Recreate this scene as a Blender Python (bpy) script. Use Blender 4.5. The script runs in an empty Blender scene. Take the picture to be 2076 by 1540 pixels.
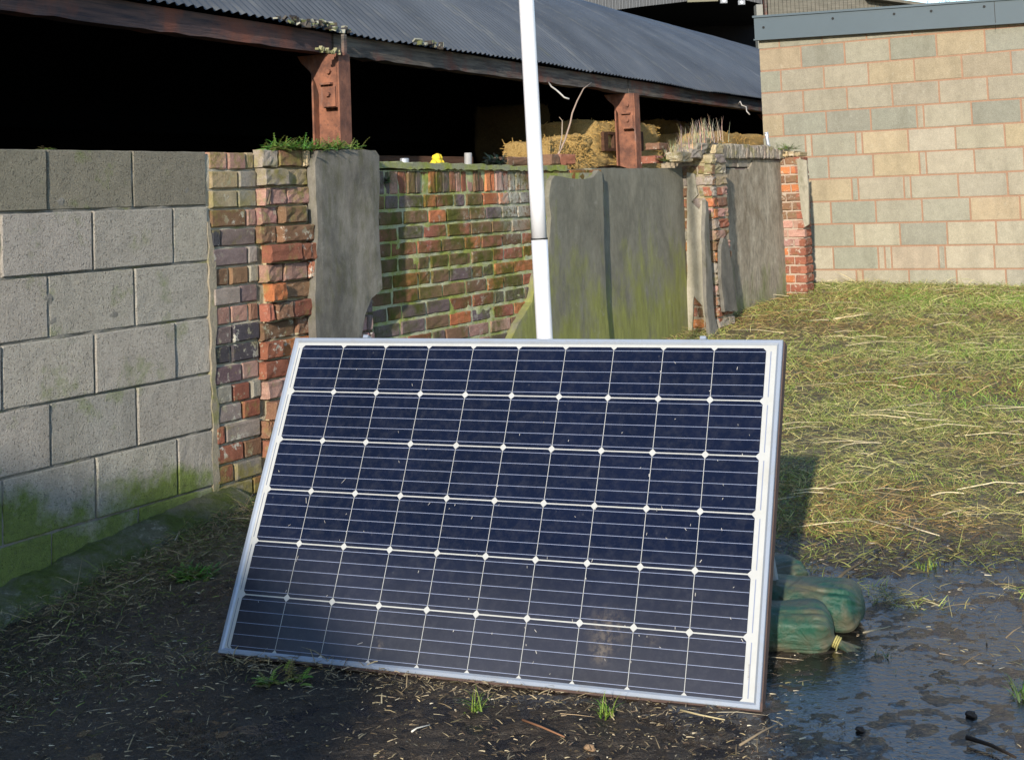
import bpy, bmesh, math, random
import numpy as np
from mathutils import Matrix, Vector, noise
R = math.radians
sc = bpy.context.scene
COL = sc.collection
Z = np.array([0, 0, 1.])
random.seed(7)

# ------------------------------------------------------------------ camera
EYE = 1.345
F_PX, PITCH, ROLL = 2900.0, 0.07, 0.037
HY = 400.0
CY = HY - F_PX * math.tan(PITCH)
Fv = np.array([0, math.cos(PITCH), math.sin(PITCH)])
U0 = np.array([0, -math.sin(PITCH), math.cos(PITCH)]); R0 = np.array([1., 0, 0])
Ri = math.cos(ROLL) * R0 - math.sin(ROLL) * U0
Ui = math.sin(ROLL) * R0 + math.cos(ROLL) * U0
cam = bpy.data.cameras.new('camera'); co = bpy.data.objects.new('camera', cam); COL.objects.link(co)
cam.sensor_width = 36; cam.lens = F_PX / 2076 * 36
cam.shift_y = -(770 - CY) / 2076
cam.clip_start = 0.05; cam.clip_end = 600
m = Matrix.Identity(4)
for i in range(3):
    m[i][0] = Ri[i]; m[i][1] = Ui[i]; m[i][2] = -Fv[i]
m[2][3] = EYE
co.matrix_world = m
sc.camera = co

def ray(u, v):
    d = Fv * F_PX + Ri * (u - 1038) - Ui * (v - CY)
    return d / d[1]
def at(u, v, Y):
    d = ray(u, v)
    return np.array([d[0] * Y, Y, EYE + d[2] * Y])

# ground height (a slow rise away from the camera)
def g(x, y):
    z = 0.047 * max(y - 4.5, 0) + 0.006 * max(x, 0) * min(max((y - 4.5) / 4, 0), 1)
    z -= 0.075 * math.exp(-((x + 1.95) ** 2 + (y - 4.9) ** 2) / 0.7)
    if y > 20: z = 0.047 * 15.5 + (y - 20) * 0.005
    return z

# old wall line
WD = np.array([0.4893, 0.8721, 0]); WN = np.array([0.8721, -0.4893, 0])
W0 = np.array([-1.862, 5.2, 0])
def wp(s, z, off=0.0):
    p = W0 + WD * s + WN * off
    return np.array([p[0], p[1], z])
def wsz(u, v, off=0.0):
    d = ray(u, v); P0 = W0 + WN * off
    t = (P0 @ WN) / (d @ WN)
    q = d * t
    return (q - P0) @ WD, EYE + q[2]

# ------------------------------------------------------------------ helpers
def tag(o, label=None, cat=None, group=None, kind=None):
    if label: o['label'] = label
    if cat: o['category'] = cat
    if group: o['group'] = group
    if kind: o['kind'] = kind
    return o
def thing(name, loc, label, cat, group=None):
    o = bpy.data.objects.new(name, None); COL.objects.link(o)
    o.location = tuple(float(a) for a in loc); o.empty_display_size = 0.1
    return tag(o, label, cat, group)
def wloc(o):
    v = np.zeros(3)
    while o is not None:
        v += np.array(o.location); o = o.parent
    return v

class MB:
    def __init__(s): s.v = []; s.f = []; s.c = []
    def add(s, vs, fs, col=(1, 1, 1)):
        n = len(s.v); s.v.extend([tuple(map(float, a)) for a in vs])
        s.f.extend([tuple(i + n for i in q) for q in fs])
        if len(col) == len(vs) and not isinstance(col[0], (int, float)): s.c.extend(col)
        else: s.c.extend([col] * len(vs))
    def box(s, o, ax, ay, az, col=(1, 1, 1)):
        """box from corner o with edge vectors"""
        o, ax, ay, az = map(np.array, (o, ax, ay, az))
        vs = [o, o + ax, o + ax + ay, o + ay, o + az, o + ax + az, o + ax + ay + az, o + ay + az]
        s.add(vs, [(0, 3, 2, 1), (4, 5, 6, 7), (0, 1, 5, 4), (1, 2, 6, 5), (2, 3, 7, 6), (3, 0, 4, 7)], col)
    def cbox(s, c, sx, sy, sz, col=(1, 1, 1), rot=None):
        c = np.array(c)
        X, Y, Z = np.eye(3) if rot is None else rot
        s.box(c - X * sx / 2 - Y * sy / 2 - Z * sz / 2, X * sx, Y * sy, Z * sz, col)
    def tube(s, pts, rad, n=8, col=(1, 1, 1), cap=True):
        pts = [np.array(p, float) for p in pts]
        rads = rad if hasattr(rad, '__len__') else [rad] * len(pts)
        rings = []
        up = np.array([0.03, 0.1, 1.0])
        for i, p in enumerate(pts):
            d = pts[min(i + 1, len(pts) - 1)] - pts[max(i - 1, 0)]
            d = d / (np.linalg.norm(d) + 1e-9)
            a = np.cross(d, up if abs(d[2]) < .95 else np.array([1., 0, 0])); a /= np.linalg.norm(a)
            b = np.cross(d, a)
            rings.append([p + rads[i] * (math.cos(2 * math.pi * k / n) * a + math.sin(2 * math.pi * k / n) * b) for k in range(n)])
        vs = [v for r in rings for v in r]
        fs = []
        for i in range(len(rings) - 1):
            for k in range(n):
                fs.append((i * n + k, i * n + (k + 1) % n, (i + 1) * n + (k + 1) % n, (i + 1) * n + k))
        if cap:
            fs.append(tuple(range(n - 1, -1, -1))); fs.append(tuple((len(rings) - 1) * n + k for k in range(n)))
        s.add(vs, fs, col)
    def build(s, name, mat, parent=None, smooth=False, origin=None, fixn=False):
        me = bpy.data.meshes.new(name)
        off = wloc(parent) if parent is not None else (np.array(origin, float) if origin is not None else np.zeros(3))
        V = np.array(s.v, float) - off
        me.from_pydata(V.tolist(), [], s.f)
        ca = me.color_attributes.new('Col', 'FLOAT_COLOR', 'POINT')
        C = np.ones((len(s.v), 4), np.float32); C[:, :3] = np.array(s.c, np.float32)
        ca.data.foreach_set('color', C.ravel())
        me.update()
        if fixn:
            bm = bmesh.new(); bm.from_mesh(me); bmesh.ops.recalc_face_normals(bm, faces=bm.faces); bm.to_mesh(me); bm.free()
        if smooth: me.polygons.foreach_set('use_smooth', [True] * len(me.polygons))
        me.materials.append(mat)
        o = bpy.data.objects.new(name, me); COL.objects.link(o)
        if parent is not None: o.parent = parent
        elif origin is not None: o.location = tuple(map(float, origin))
        return o

# ------------------------------------------------------------------ materials
class NT:
    def __init__(s, name):
        s.m = bpy.data.materials.new(name); s.m.use_nodes = True
        s.n = s.m.node_tree.nodes; s.l = s.m.node_tree.links
        s.b = s.n['Principled BSDF']; s.out = s.n['Material Output']
        s.pos = s.n.new('ShaderNodeNewGeometry').outputs['Position']
    def sock(s, node, name, val):
        i = node.inputs[name]
        if isinstance(val, bpy.types.NodeSocket): s.l.new(val, i)
        else: i.default_value = (*val, 1) if (isinstance(val, tuple) and len(val) == 3 and i.type == 'RGBA') else val
    def noise(s, scale, detail=4, rough=.55, vec=None, stretch=None, dist=0.0):
        n = s.n.new('ShaderNodeTexNoise')
        v = vec or s.pos
        if stretch:
            mp = s.n.new('ShaderNodeMapping'); s.l.new(v, mp.inputs[0]); mp.inputs['Scale'].default_value = stretch; v = mp.outputs[0]
        s.l.new(v, n.inputs['Vector'])
        n.inputs['Scale'].default_value = scale; n.inputs['Detail'].default_value = detail
        n.inputs['Roughness'].default_value = rough; n.inputs['Distortion'].default_value = dist
        return n.outputs['Fac']
    def voro(s, scale, feature='F1', rand=1.0):
        n = s.n.new('ShaderNodeTexVoronoi'); s.l.new(s.pos, n.inputs['Vector']); n.feature = feature
        n.inputs['Scale'].default_value = scale; n.inputs['Randomness'].default_value = rand
        return n.outputs['Distance']
    def ramp(s, fac, a, b, ca=0.0, cb=1.0):
        n = s.n.new('ShaderNodeMapRange'); n.clamp = True
        s.l.new(fac, n.inputs[0])
        n.inputs[1].default_value = a; n.inputs[2].default_value = b; n.inputs[3].default_value = ca; n.inputs[4].default_value = cb
        return n.outputs[0]
    def math(s, op, a, b=0.0):
        n = s.n.new('ShaderNodeMath'); n.operation = op
        for k, x in enumerate((a, b)):
            if isinstance(x, bpy.types.NodeSocket): s.l.new(x, n.inputs[k])
            else: n.inputs[k].default_value = x
        return n.outputs[0]
    def mix(s, f, a, b, mode='MIX'):
        n = s.n.new('ShaderNodeMix'); n.data_type = 'RGBA'; n.blend_type = mode
        for k, x in ((0, f), (6, a), (7, b)):
            if isinstance(x, bpy.types.NodeSocket): s.l.new(x, n.inputs[k])
            else: n.inputs[k].default_value = (*x, 1) if isinstance(x, tuple) else x
        return n.outputs[2]
    def attr(s, name='Col'):
        n = s.n.new('ShaderNodeAttribute'); n.attribute_name = name; return n.outputs['Color']
    def xyz(s):
        n = s.n.new('ShaderNodeSeparateXYZ'); s.l.new(s.pos, n.inputs[0]); return n.outputs
    def bump(s, h, strength=.5, dist=.01, prev=None):
        n = s.n.new('ShaderNodeBump'); s.l.new(h, n.inputs['Height'])
        n.inputs['Strength'].default_value = strength; n.inputs['Distance'].default_value = dist
        if prev: s.l.new(prev, n.inputs['Normal'])
        return n.outputs[0]
    def done(s, color, rough=.9, normal=None, spec=.3, **kw):
        s.sock(s.b, 'Base Color', color); s.sock(s.b, 'Roughness', rough); s.b.inputs['Specular IOR Level'].default_value = spec
        if normal: s.l.new(normal, s.b.inputs['Normal'])
        for k, v in kw.items(): s.sock(s.b, k, v)
        return s.m

def grey(x): return (x, x, x)

def masonry(name, var=.35, moss=0.0, mosscol=(.075, .11, .015), mscale=6, bumpd=.004, bscale=90, lichen=0.0, zmoss=None, pits=False, stain=0.0, patch=0):
    """weathered masonry: colour per brick or block from the mesh, grain, moss and lichen from noise"""
    t = NT(name); c = t.attr()
    n1 = t.noise(14, 6, .7)
    c = t.mix(1.0, c, t.mix(n1, grey(1 - var), grey(1 + var)), 'MULTIPLY')
    n2 = t.noise(130, 3, .7)
    c = t.mix(1.0, c, t.mix(t.ramp(n2, .3, .7), grey(.8), grey(1.2)), 'MULTIPLY')
    if stain:
        st = t.noise(2.2, 5, .6, stretch=(2.5, 2.5, .5))
        c = t.mix(t.math('MULTIPLY', t.ramp(st, .5, .68), stain), c, (.09, .08, .055))
    if lichen:
        l = t.ramp(t.noise(26, 5, .7), .56, .62)
        l = t.math('MULTIPLY', l, t.ramp(t.noise(3, 2), .4, .6))
        c = t.mix(t.math('MULTIPLY', l, lichen), c, (.5, .48, .4))
    if moss:
        mk = t.noise(mscale, 6, .68)
        if zmoss:
            z = t.xyz()[2]
            mk = t.math('ADD', mk, t.math('ADD', t.ramp(z, zmoss[0], zmoss[1], .42, 0), 0))
            if len(zmoss) > 2: mk = t.math('ADD', mk, t.ramp(z, zmoss[2], zmoss[3], 0, .12))
        f = t.ramp(mk, .62 - .25 * moss, .8 - .25 * moss)
        mc = t.mix(t.noise(40, 4), tuple(x * .45 for x in mosscol), tuple(x * 1.5 for x in mosscol))
        c = t.mix(t.math('MULTIPLY', f, .9), c, mc)
    if patch:      # crust of white lichen at one place high on the recessed brickwork
        vd = t.n.new('ShaderNodeVectorMath'); vd.operation = 'DISTANCE'; t.l.new(t.pos, vd.inputs[0]); vd.inputs[1].default_value = tuple(float(q_) for q_ in wp(*wsz(1042, 408, -.03), -.03))
        mk = t.math('MULTIPLY', t.ramp(vd.outputs['Value'], .08, .24, 1, 0), t.ramp(t.noise(30, 5, .75), .40, .52))
        c = t.mix(t.math('MULTIPLY', mk, .85), c, t.mix(t.noise(70, 3), (.22, .22, .17), (.50, .48, .42)))
    h = t.noise(bscale, 5, .75)
    if pits:
        h = t.math('MULTIPLY', h, .7)
        c = t.mix(t.ramp(t.noise(210, 3, .8), .58, .68, 0, .35), c, (.15, .145, .13))
        c = t.mix(t.ramp(t.noise(170, 3, .8), .62, .72, 0, .4), c, (.55, .53, .48))
        pv = t.ramp(t.voro(120), .05, .4, 0, 1)
        pm = t.ramp(t.noise(70, 3, .6), .44, .56, 0, 1)
        pit = t.math('MULTIPLY', t.math('SUBTRACT', 1.0, pv), pm)
        h = t.math('SUBTRACT', h, t.math('MULTIPLY', pit, .6))
        c = t.mix(t.math('MULTIPLY', pit, .35), c, (.12, .115, .10))
    return t.done(c, .95, t.bump(h, 1.0, bumpd), spec=.15)

M_BLOCK = masonry('pitted grey concrete block', var=.22, moss=.22, mosscol=(.13, .18, .03), mscale=4, bumpd=.011, bscale=150, zmoss=(0.04, .40), pits=True, stain=.25)
M_BRICK1 = masonry('weathered brick with lime', var=.45, moss=.30, mosscol=(.20, .17, .05), mscale=13, bumpd=.005, bscale=110, lichen=.9, zmoss=(0.0, .3, 1.2, 1.6))
M_BRICK2 = masonry('mossy red brick', var=.4, moss=.74, mosscol=(.070, .078, .012), mscale=4.5, bumpd=.004, bscale=100, lichen=.45, patch=1)
M_BRICK3 = masonry('red brick', var=.35, moss=.15, mosscol=(.12, .12, .03), mscale=9, bumpd=.004, lichen=.6)
M_BRICK4 = masonry('grey green old brick', var=.4, moss=.45, mosscol=(.16, .15, .05), mscale=8, bumpd=.006, lichen=.5)
M_MORTAR = masonry('old lime mortar', var=.35, moss=.28, mosscol=(.16, .17, .03), mscale=7, bumpd=.006, bscale=60)
M_MORTAR2 = masonry('mossy mortar', var=.35, patch=1, moss=.85, mosscol=(.24, .27, .05), mscale=7, bumpd=.006, bscale=60)
M_FOOT = masonry('algae covered concrete', var=.45, moss=.85, mosscol=(.075, .10, .02), mscale=9, bumpd=.016, bscale=60, lichen=.3)
M_BUFF = masonry('buff block', var=.26, moss=0, bumpd=.003, bscale=90, stain=.22, lichen=.12)
M_OMORT = masonry('orange mortar', var=.15, moss=0, bumpd=.001, bscale=60)

def render_mat(name, base, base2, moss, z0, z1, streak=.5):
    """sand and cement render: vertical weather streaks and algae growing up from the foot"""
    t = NT(name)
    st = t.noise(2.6, 9, .70, stretch=(1.5, 1.5, .9), dist=.6)
    c = t.mix(t.ramp(st, .35, .65), base, base2)
    c = t.mix(1.0, c, t.mix(t.noise(18, 6, .7), grey(1 - streak * .6), grey(1 + streak * .6)), 'MULTIPLY')
    c = t.mix(1.0, c, t.mix(t.noise(160, 3, .7), grey(.82), grey(1.18)), 'MULTIPLY')
    z = t.xyz()[2]
    mk = t.math('ADD', t.noise(3.0, 6, .65, stretch=(1.8, 1.8, .9)), t.ramp(z, z0, z1, .30, -.2))
    mc = t.mix(t.noise(9, 5, stretch=(3, 3, .7)), tuple(x * .55 for x in moss), tuple(x * 1.35 for x in moss))
    c = t.mix(t.ramp(mk, .44, .68, 0, .9), c, mc)
    tm = t.math('ADD', t.noise(9, 5, .7, stretch=(2, 2, .8)), t.ramp(z, z1 + .45, z1 + .75, -.2, .08))
    c = t.mix(t.ramp(tm, .55, .75, 0, .55), c, (.085, .085, .04))
    c = t.mix(t.ramp(t.noise(15, 8, .75, stretch=(1.8, 1.8, .7)), .48, .72, 0, streak * .9), c, (.08, .075, .055))
    c = t.mix(t.ramp(t.noise(120, 4, .85), .60, .70, 0, .35), c, (.42, .40, .34))
    c = t.mix(t.ramp(t.noise(6, 7, .8), .60, .68, 0, .4), c, (.30, .29, .25))
    h = t.math('ADD', t.noise(9, 3, .5), t.math('MULTIPLY', t.noise(150, 4, .7), .3))
    return t.done(c, .95, t.bump(h, .5, .006), spec=.12)
M_REND_A = render_mat('dark grey render', (.095, .09, .08), (.215, .20, .17), (.13, .13, .04), -.3, .1, .45)
M_REND_B = render_mat('grey green render', (.13, .125, .10), (.205, .195, .155), (.215, .225, .065), .15, 1.3, .4)
M_REND_D = render_mat('pale render', (.27, .25, .19), (.38, .35, .28), (.14, .15, .05), .1, .6, .4)
M_REND_E = render_mat('brown stained render', (.20, .165, .12), (.38, .34, .27), (.20, .22, .09), .15, .8, .8)

def plain(name, col, rough=.8, var=.3, scale=20, bump=.002, spec=.3, stretch=None, **kw):
    t = NT(name)
    c = t.mix(1.0, t.mix(1.0, t.attr(), col, 'MULTIPLY'), t.mix(t.noise(scale, 5, .65, stretch=stretch), grey(1 - var), grey(1 + var)), 'MULTIPLY')
    return t.done(c, rough, t.bump(t.noise(scale * 3, 4, .6, stretch=stretch), .8, bump), spec, **kw)

M_LEAF = plain('leaf', (1, 1, 1), .55, .25, 30, .0005, .3)
M_DRY = plain('dry stalk', (1, 1, 1), .8, .2, 50, .0003, .2)
M_WHITE = plain('white painted pole', (.62, .63, .66), .3, .14, 5, .0004, .5)
M_CABLE = plain('grey white cable', (.38, .37, .35), .6, .2)
M_BLACK = plain('black rubber', (.015, .015, .015), .6, .2)
M_GALV = plain('galvanised metal', (.42, .45, .5), .4, .15, 12, .0005, .5, Metallic=.5)
M_DARK = plain('dark timber interior', (.03, .026, .022), .9, .3, 8, .003)
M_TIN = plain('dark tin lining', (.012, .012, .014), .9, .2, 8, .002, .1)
M_FASC = plain('slate grey coated steel', (.080, .105, .12), .5, .07, 3, .0005, .35)

def rust_mat():
    t = NT('rusty red oxide steel')
    n = t.noise(9, 6, .65)
    c = t.mix(t.ramp(n, .35, .65), (.10, .045, .032), (.26, .11, .065))
    c = t.mix(t.ramp(t.noise(30, 5, .7), .55, .75), c, (.07, .04, .035))
    c = t.mix(t.ramp(t.noise(4, 4, stretch=(2, 2, .5)), .58, .7, 0, .6), c, (.20, .17, .16))
    return t.done(c, .75, t.bump(t.noise(70, 5, .7), .8, .003), .3)
M_RUST = rust_mat()
def timber_mat(name, a, b, cst):
    t = NT(name)
    n = t.noise(6, 6, .6, stretch=(.6, .6, 9))
    c = t.mix(t.ramp(n, .35, .65), a, b)
    c = t.mix(t.ramp(t.noise(2.2, 5, .6), .5, .62, 0, .8), c, cst)
    return t.done(c, .85, t.bump(t.noise(14, 6, .6, stretch=(.6, .6, 8)), 1, .006), .2)
M_BEAM = timber_mat('weathered dark timber', (.055, .048, .045), (.15, .13, .11), (.15, .055, .04))
M_BEAMR = timber_mat('dark timber with red oxide', (.05, .04, .045), (.13, .08, .07), (.20, .075, .05))
M_BOARD = timber_mat('silvered boarding', (.085, .08, .065), (.15, .14, .115), (.11, .105, .085))
M_BROWN = timber_mat('brown stained board', (.05, .025, .014), (.10, .05, .03), (.06, .03, .02))

def roof_mat():
    t = NT('weathered corrugated sheet')
    n = t.noise(1.3, 5, .6)
    c = t.mix(t.ramp(n, .35, .65), (.050, .057, .067), (.078, .088, .102))
    # washed streaks running down the slope, sheet by sheet (slope direction in plan is across the barn)
    st = t.n.new('ShaderNodeMapping'); st.inputs['Rotation'].default_value = (0, 0, R(26)); st.inputs['Scale'].default_value = (.14, 3.2, .0)
    t.l.new(t.pos, st.inputs[0])
    s2 = t.noise(2.6, 5, .65, vec=st.outputs[0])
    c = t.mix(t.ramp(s2, .54, .72, 0, .5), c, (.15, .15, .135))
    c = t.mix(t.ramp(t.noise(2.0, 6, .7, vec=st.outputs[0]), .60, .70, 0, .5), c, (.10, .10, .05))
    return t.done(c, .55, t.bump(t.noise(30, 4), .3, .003), .35)
M_ROOF = roof_mat()

PAZ, PT = R(-22.743), R(28.695)
e1 = np.array([math.cos(PAZ), math.sin(PAZ), 0]); hn = np.array([-math.sin(PAZ), math.cos(PAZ), 0])
e2 = math.cos(PT) * Z + math.sin(PT) * hn
e3 = np.cross(e1, e2)     # outward normal (towards the viewer, up)
if e3[1] > 0: e3 = -e3
TL = np.array([-0.76619, 4.88523, -0.45523 + EYE]); T0 = TL + e1 * .0365 - e2 * .0139
def PPT(x, y): return T0 + e1 * x + e2 * y
def panel_mats():
    t = NT('solar cell behind glass')
    n = t.noise(3.0, 4, .6)
    c = t.mix(t.ramp(n, .3, .7), (.0020, .003, .011), (.004, .006, .020))
    dust = t.math('MULTIPLY', t.ramp(t.noise(38, 6, .75), .45, .78), .04)
    z = t.xyz()[2]
    dust = t.math('ADD', dust, t.ramp(t.math('ADD', z, t.math('MULTIPLY', t.noise(5, 3), .15)), .42, .05, 0.0, .10))
    spots = t.ramp(t.voro(24), .10, .06, 0, .05)
    dust = t.math('ADD', dust, t.math('MULTIPLY', spots, t.ramp(t.noise(3.1, 2), .45, .6)))
    for (mx, my, rr_, k_) in ((1.19, -.83, .075, .20), (1.18, -.89, .045, .22), (.50, -.93, .02, .25), (1.32, -.85, .03, .08)):
        vd = t.n.new('ShaderNodeVectorMath'); vd.operation = 'DISTANCE'; t.l.new(t.pos, vd.inputs[0]); vd.inputs[1].default_value = tuple(float(q_) for q_ in PPT(mx, my))
        mk = t.math('MULTIPLY', t.ramp(vd.outputs['Value'], 0, rr_, 1, 0), t.ramp(t.noise(55, 5, .7), .42, .60))
        c = t.mix(t.math('MULTIPLY', mk, k_ * 2.6), c, (.15, .12, .085))
    c = t.mix(dust, c, (.36, .36, .36))
    a = t.done(c, t.ramp(t.noise(9, 5, .7), .3, .7, .07, .16), None, .30)
    t = NT('white backsheet behind glass')
    c = t.mix(t.ramp(t.noise(18, 6, .7), .45, .75, 0, .4), (.40, .41, .40), (.31, .30, .25))
    b = t.done(c, .3, None, .5, **{'Coat Weight': .6, 'Coat Roughness': .08})
    t = NT('anodised aluminium frame')
    c = t.mix(t.ramp(t.noise(22, 6, .7), .5, .8, 0, .5), (.30, .34, .40), (.27, .26, .23))
    f = t.done(c, .35, t.bump(t.noise(60, 3), .2, .0005), .5, Metallic=.35)
    return a, b, f
M_CELL, M_SHEET, M_FRAME = panel_mats()
M_BUS = plain('silver busbar', (.24, .28, .40), .35, .1, 30, .0001, .5)

def sand_mat():
    t = NT('green woven sandbag')
    c = t.mix(t.ramp(t.noise(3.5, 5, .6), .35, .65), (.008, .062, .042), (.025, .088, .055))
    c = t.mix(t.math('MULTIPLY', t.ramp(t.noise(9, 6, .65), .42, .62), t.ramp(t.xyz()[2], .24, .1, .5, 1.0)), c, (.10, .095, .06))
    w = t.n.new('ShaderNodeTexChecker'); w.inputs['Scale'].default_value = 400; t.l.new(t.pos, w.inputs[0])
    h = t.math('ADD', t.noise(14, 6, .6, dist=.8), t.math('MULTIPLY', w.outputs['Fac'], .05))
    return t.done(c, .5, t.bump(h, .9, .02), .4)
M_SAND = sand_mat()

def straw_mat():
    t = NT('straw')
    n = t.noise(60, 6, .75, dist=1.5)
    c = t.mix(t.ramp(n, .3, .7), (.34, .21, .07), (.72, .50, .20))
    c = t.mix(1., c, t.attr(), 'MULTIPLY')
    return t.done(c, .85, t.bump(t.noise(70, 6, .8, dist=2), 1, .03), .2)
M_STRAW = straw_mat()

def ground_mat():
    t = NT('wet mud and soil')
    X, Y, Z = t.xyz()
    n1 = t.noise(2.2, 6, .6); n2 = t.noise(17, 6, .7); n3 = t.noise(90, 4, .7)
    mud = t.mix(t.ramp(n2, .3, .7), (.018, .013, .008), (.064, .047, .031))
    mud = t.mix(t.ramp(n3, .58, .68, 0, .7), mud, (.16, .135, .10))
    mud = t.mix(t.ramp(t.noise(5, 5, .6), .5, .7, 0, .5), mud, (.075, .06, .045))
    soil = t.mix(t.ramp(n2, .3, .7), (.07, .056, .030), (.19, .155, .08))
    # soil under the grass begins past a wavering line
    e = t.math('SUBTRACT', Y, t.math('ADD', t.math('MULTIPLY', t.noise(1.6, 4), 1.3), 4.55))
    isg = t.ramp(e, 0, .35)
    c = t.mix(isg, mud, soil)
    # algae near the wall foot on the left
    # standing water: blotchy film, wetter to the right of the panel
    wet = t.math('ADD', t.noise(1.5, 3, .5), t.ramp(X, .2, .9, -.05, .24))
    wet = t.math('ADD', wet, t.math('MULTIPLY', t.math('SUBTRACT', t.noise(22, 5, .7), .5), .45))
    wet = t.math('ADD', wet, t.math('MULTIPLY', t.math('SUBTRACT', t.noise(75, 4, .7), .5), .35))
    wet = t.math('MULTIPLY', t.ramp(wet, .50, .58), t.math('SUBTRACT', 1.0, isg))
    rough = t.mix(wet, t.mix(n2, grey(.35), grey(.7)), grey(.10))
    h = t.math('ADD', t.math('MULTIPLY', n2, .8), t.math('MULTIPLY', n3, .35))
    h = t.math('MULTIPLY', h, t.ramp(wet, 0, 1, 1, .5))
    t.b.inputs['IOR'].default_value = 1.4
    return t.done(c, rough, t.bump(h, 1, .035), .6)
M_GROUND = ground_mat()

# ------------------------------------------------------------------ ground
def graded(lo, a, b, hi, fine, coarse_n):
    mid = np.arange(a, b + 1e-6, fine)
    left = a - np.geomspace(fine, a - lo, coarse_n)[::-1] if lo < a else []
    right = b + np.geomspace(fine, hi - b, coarse_n)
    return np.concatenate([left, mid, right])
xs = graded(-220, -1.9, 2.5, 220, .0125, 70); ys = graded(-150, 3.25, 5.3, 260, .011, 90)
def hollow(x, y):
    """0..1 where water stands: one large pool right of the panel, small ones in front"""
    n_ = noise.noise(Vector((x * 1.7, y * 2.2, 4.))) * .55 + noise.noise(Vector((x * 5, y * 6, 8.))) * .25
    big = (x - .62) * 2.2 - max(0, y - 4.75 + (x - 1.0) * .35) * 4.0 + n_
    sm = .30 - ((x + .42) ** 2 / .10 + (y - 3.72) ** 2 / .02) * .25 + n_ * .6
    sm2 = .25 - ((x + .95) ** 2 / .08 + (y - 3.45) ** 2 / .012) * .25 + n_ * .6
    return min(1, max(0, max(big, sm, sm2) * 2.2))
nx, ny = len(xs), len(ys)
V = []
for y in ys:
    for x in xs:
        z = g(x, y)
        if -8 < x < 12 and 1 < y < 20:
            p = Vector((x, y, 0))
            amp = 1.0 if y < 7 else .6
            z += amp * (noise.noise(p * 1.1) * .010 + noise.noise(p * 4.1) * .008)
            if y < 6.5:
                f_ = noise.noise(p * 14) * .006 + noise.noise(p * 34) * .0045 + abs(noise.noise(p * 70)) * .0035
                w_ = hollow(x, y) if y < 5.2 and x > -1.6 else 0
                if w_ > 0:
                    base = g(x, y) + noise.noise(p * 3.1) * .0035 + noise.noise(p * 8) * .003 + .0002; z = (z * (1 - w_) + base * w_) + f_ * (1.5 - .55 * w_)
                else: z += f_ * 1.5
            else: z += noise.noise(p * 13) * .004
        V.append((x, y, z - .004))
Fq = [(j * nx + i, j * nx + i + 1, (j + 1) * nx + i + 1, (j + 1) * nx + i) for j in range(ny - 1) for i in range(nx - 1)]
gb = MB(); gb.v = V; gb.f = Fq; gb.c = [(1, 1, 1)] * len(V)
ground = gb.build('ground', M_GROUND, smooth=True)
M_WATER = plain('muddy standing water', (.012, .0105, .009), .06, .2, 14, .004, .6)
_t = M_WATER.node_tree; _b = _t.nodes['Principled BSDF']; _b.inputs['IOR'].default_value = 1.42
for (x0, y0, x1, y1) in ((.35, 3.1, 2.9, 5.15), (-1.2, 3.25, .15, 4.0)):
    wm = MB(); n_ = 12; vs = [(x0 + (x1 - x0) * i / n_, y0 + (y1 - y0) * j / n_, g(x0 + (x1 - x0) * i / n_, y0 + (y1 - y0) * j / n_) - (.0016 if x0 > 0 else .0062)) for j in range(n_ + 1) for i in range(n_ + 1)]
    wm.add(vs, [(j * (n_ + 1) + i, j * (n_ + 1) + i + 1, (j + 1) * (n_ + 1) + i + 1, (j + 1) * (n_ + 1) + i) for j in range(n_) for i in range(n_)])
    tag(wm.build('puddle_water', M_WATER, smooth=True), 'shallow dark puddle water %s' % ('right of the panel' if x0 > 0 else 'in front of the panel'), 'puddle', kind='structure')
tag(ground, 'dark wet mud rising to a mown grassy yard', 'ground', kind='structure')

# ------------------------------------------------------------------ masonry shapes
def face_block(mb, O, A, B, N, la, lb, dep, col, rnd, amp, r=.008, na=5, nb=4, back=.05):
    """one brick or block: a worn, slightly uneven face with rounded arrises; O corner, A,B unit axes, N outward"""
    fa = [0, r / la] + [r / la + (1 - 2 * r / la) * k / (na - 1) for k in range(1, na - 1)] + [1 - r / la, 1]
    fb = [0, r / lb] + [r / lb + (1 - 2 * r / lb) * k / (nb - 1) for k in range(1, nb - 1)] + [1 - r / lb, 1]
    vs = []; fs = []
    ja, jb = rnd.uniform(-1, 1) * amp, rnd.uniform(-1, 1) * amp
    tilt = (rnd.uniform(-1, 1) * amp, rnd.uniform(-1, 1) * amp)
    for j, q in enumerate(fb):
        for i, p in enumerate(fa):
            edge = i in (0, len(fa) - 1) or j in (0, len(fb) - 1)
            corner = i in (0, len(fa) - 1) and j in (0, len(fb) - 1)
            d = dep + (p - .5) * tilt[0] + (q - .5) * tilt[1] + (rnd.uniform(-.5, .5) * amp if not edge else -r * (.9 if not corner else 1.4) + rnd.uniform(-.4, .2) * amp)
            pa = p * la + (rnd.uniform(-.5, .5) * amp * (.8 if edge else .3)); pb = q * lb + (rnd.uniform(-.5, .5) * amp * (.8 if edge else .3))
            vs.append(O + A * pa + B * pb + N * d)
    W = len(fa); H = len(fb)
    for j in range(H - 1):
        for i in range(W - 1): fs.append((j * W + i, j * W + i + 1, (j + 1) * W + i + 1, (j + 1) * W + i))
    # skirt back into the wall
    rim = [i for i in range(W)] + [j * W + W - 1 for j in range(1, H)] + [(H - 1) * W + i for i in range(W - 2, -1, -1)] + [j * W for j in range(H - 2, 0, -1)]
    base = len(vs)
    for k in rim: vs.append(vs[k] - N * back)
    L = len(rim)
    for k in range(L):
        a, b = rim[k], rim[(k + 1) % L]
        fs.append((b, a, base + k, base + (k + 1) % L))
    mb.add(vs, fs, col)

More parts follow.
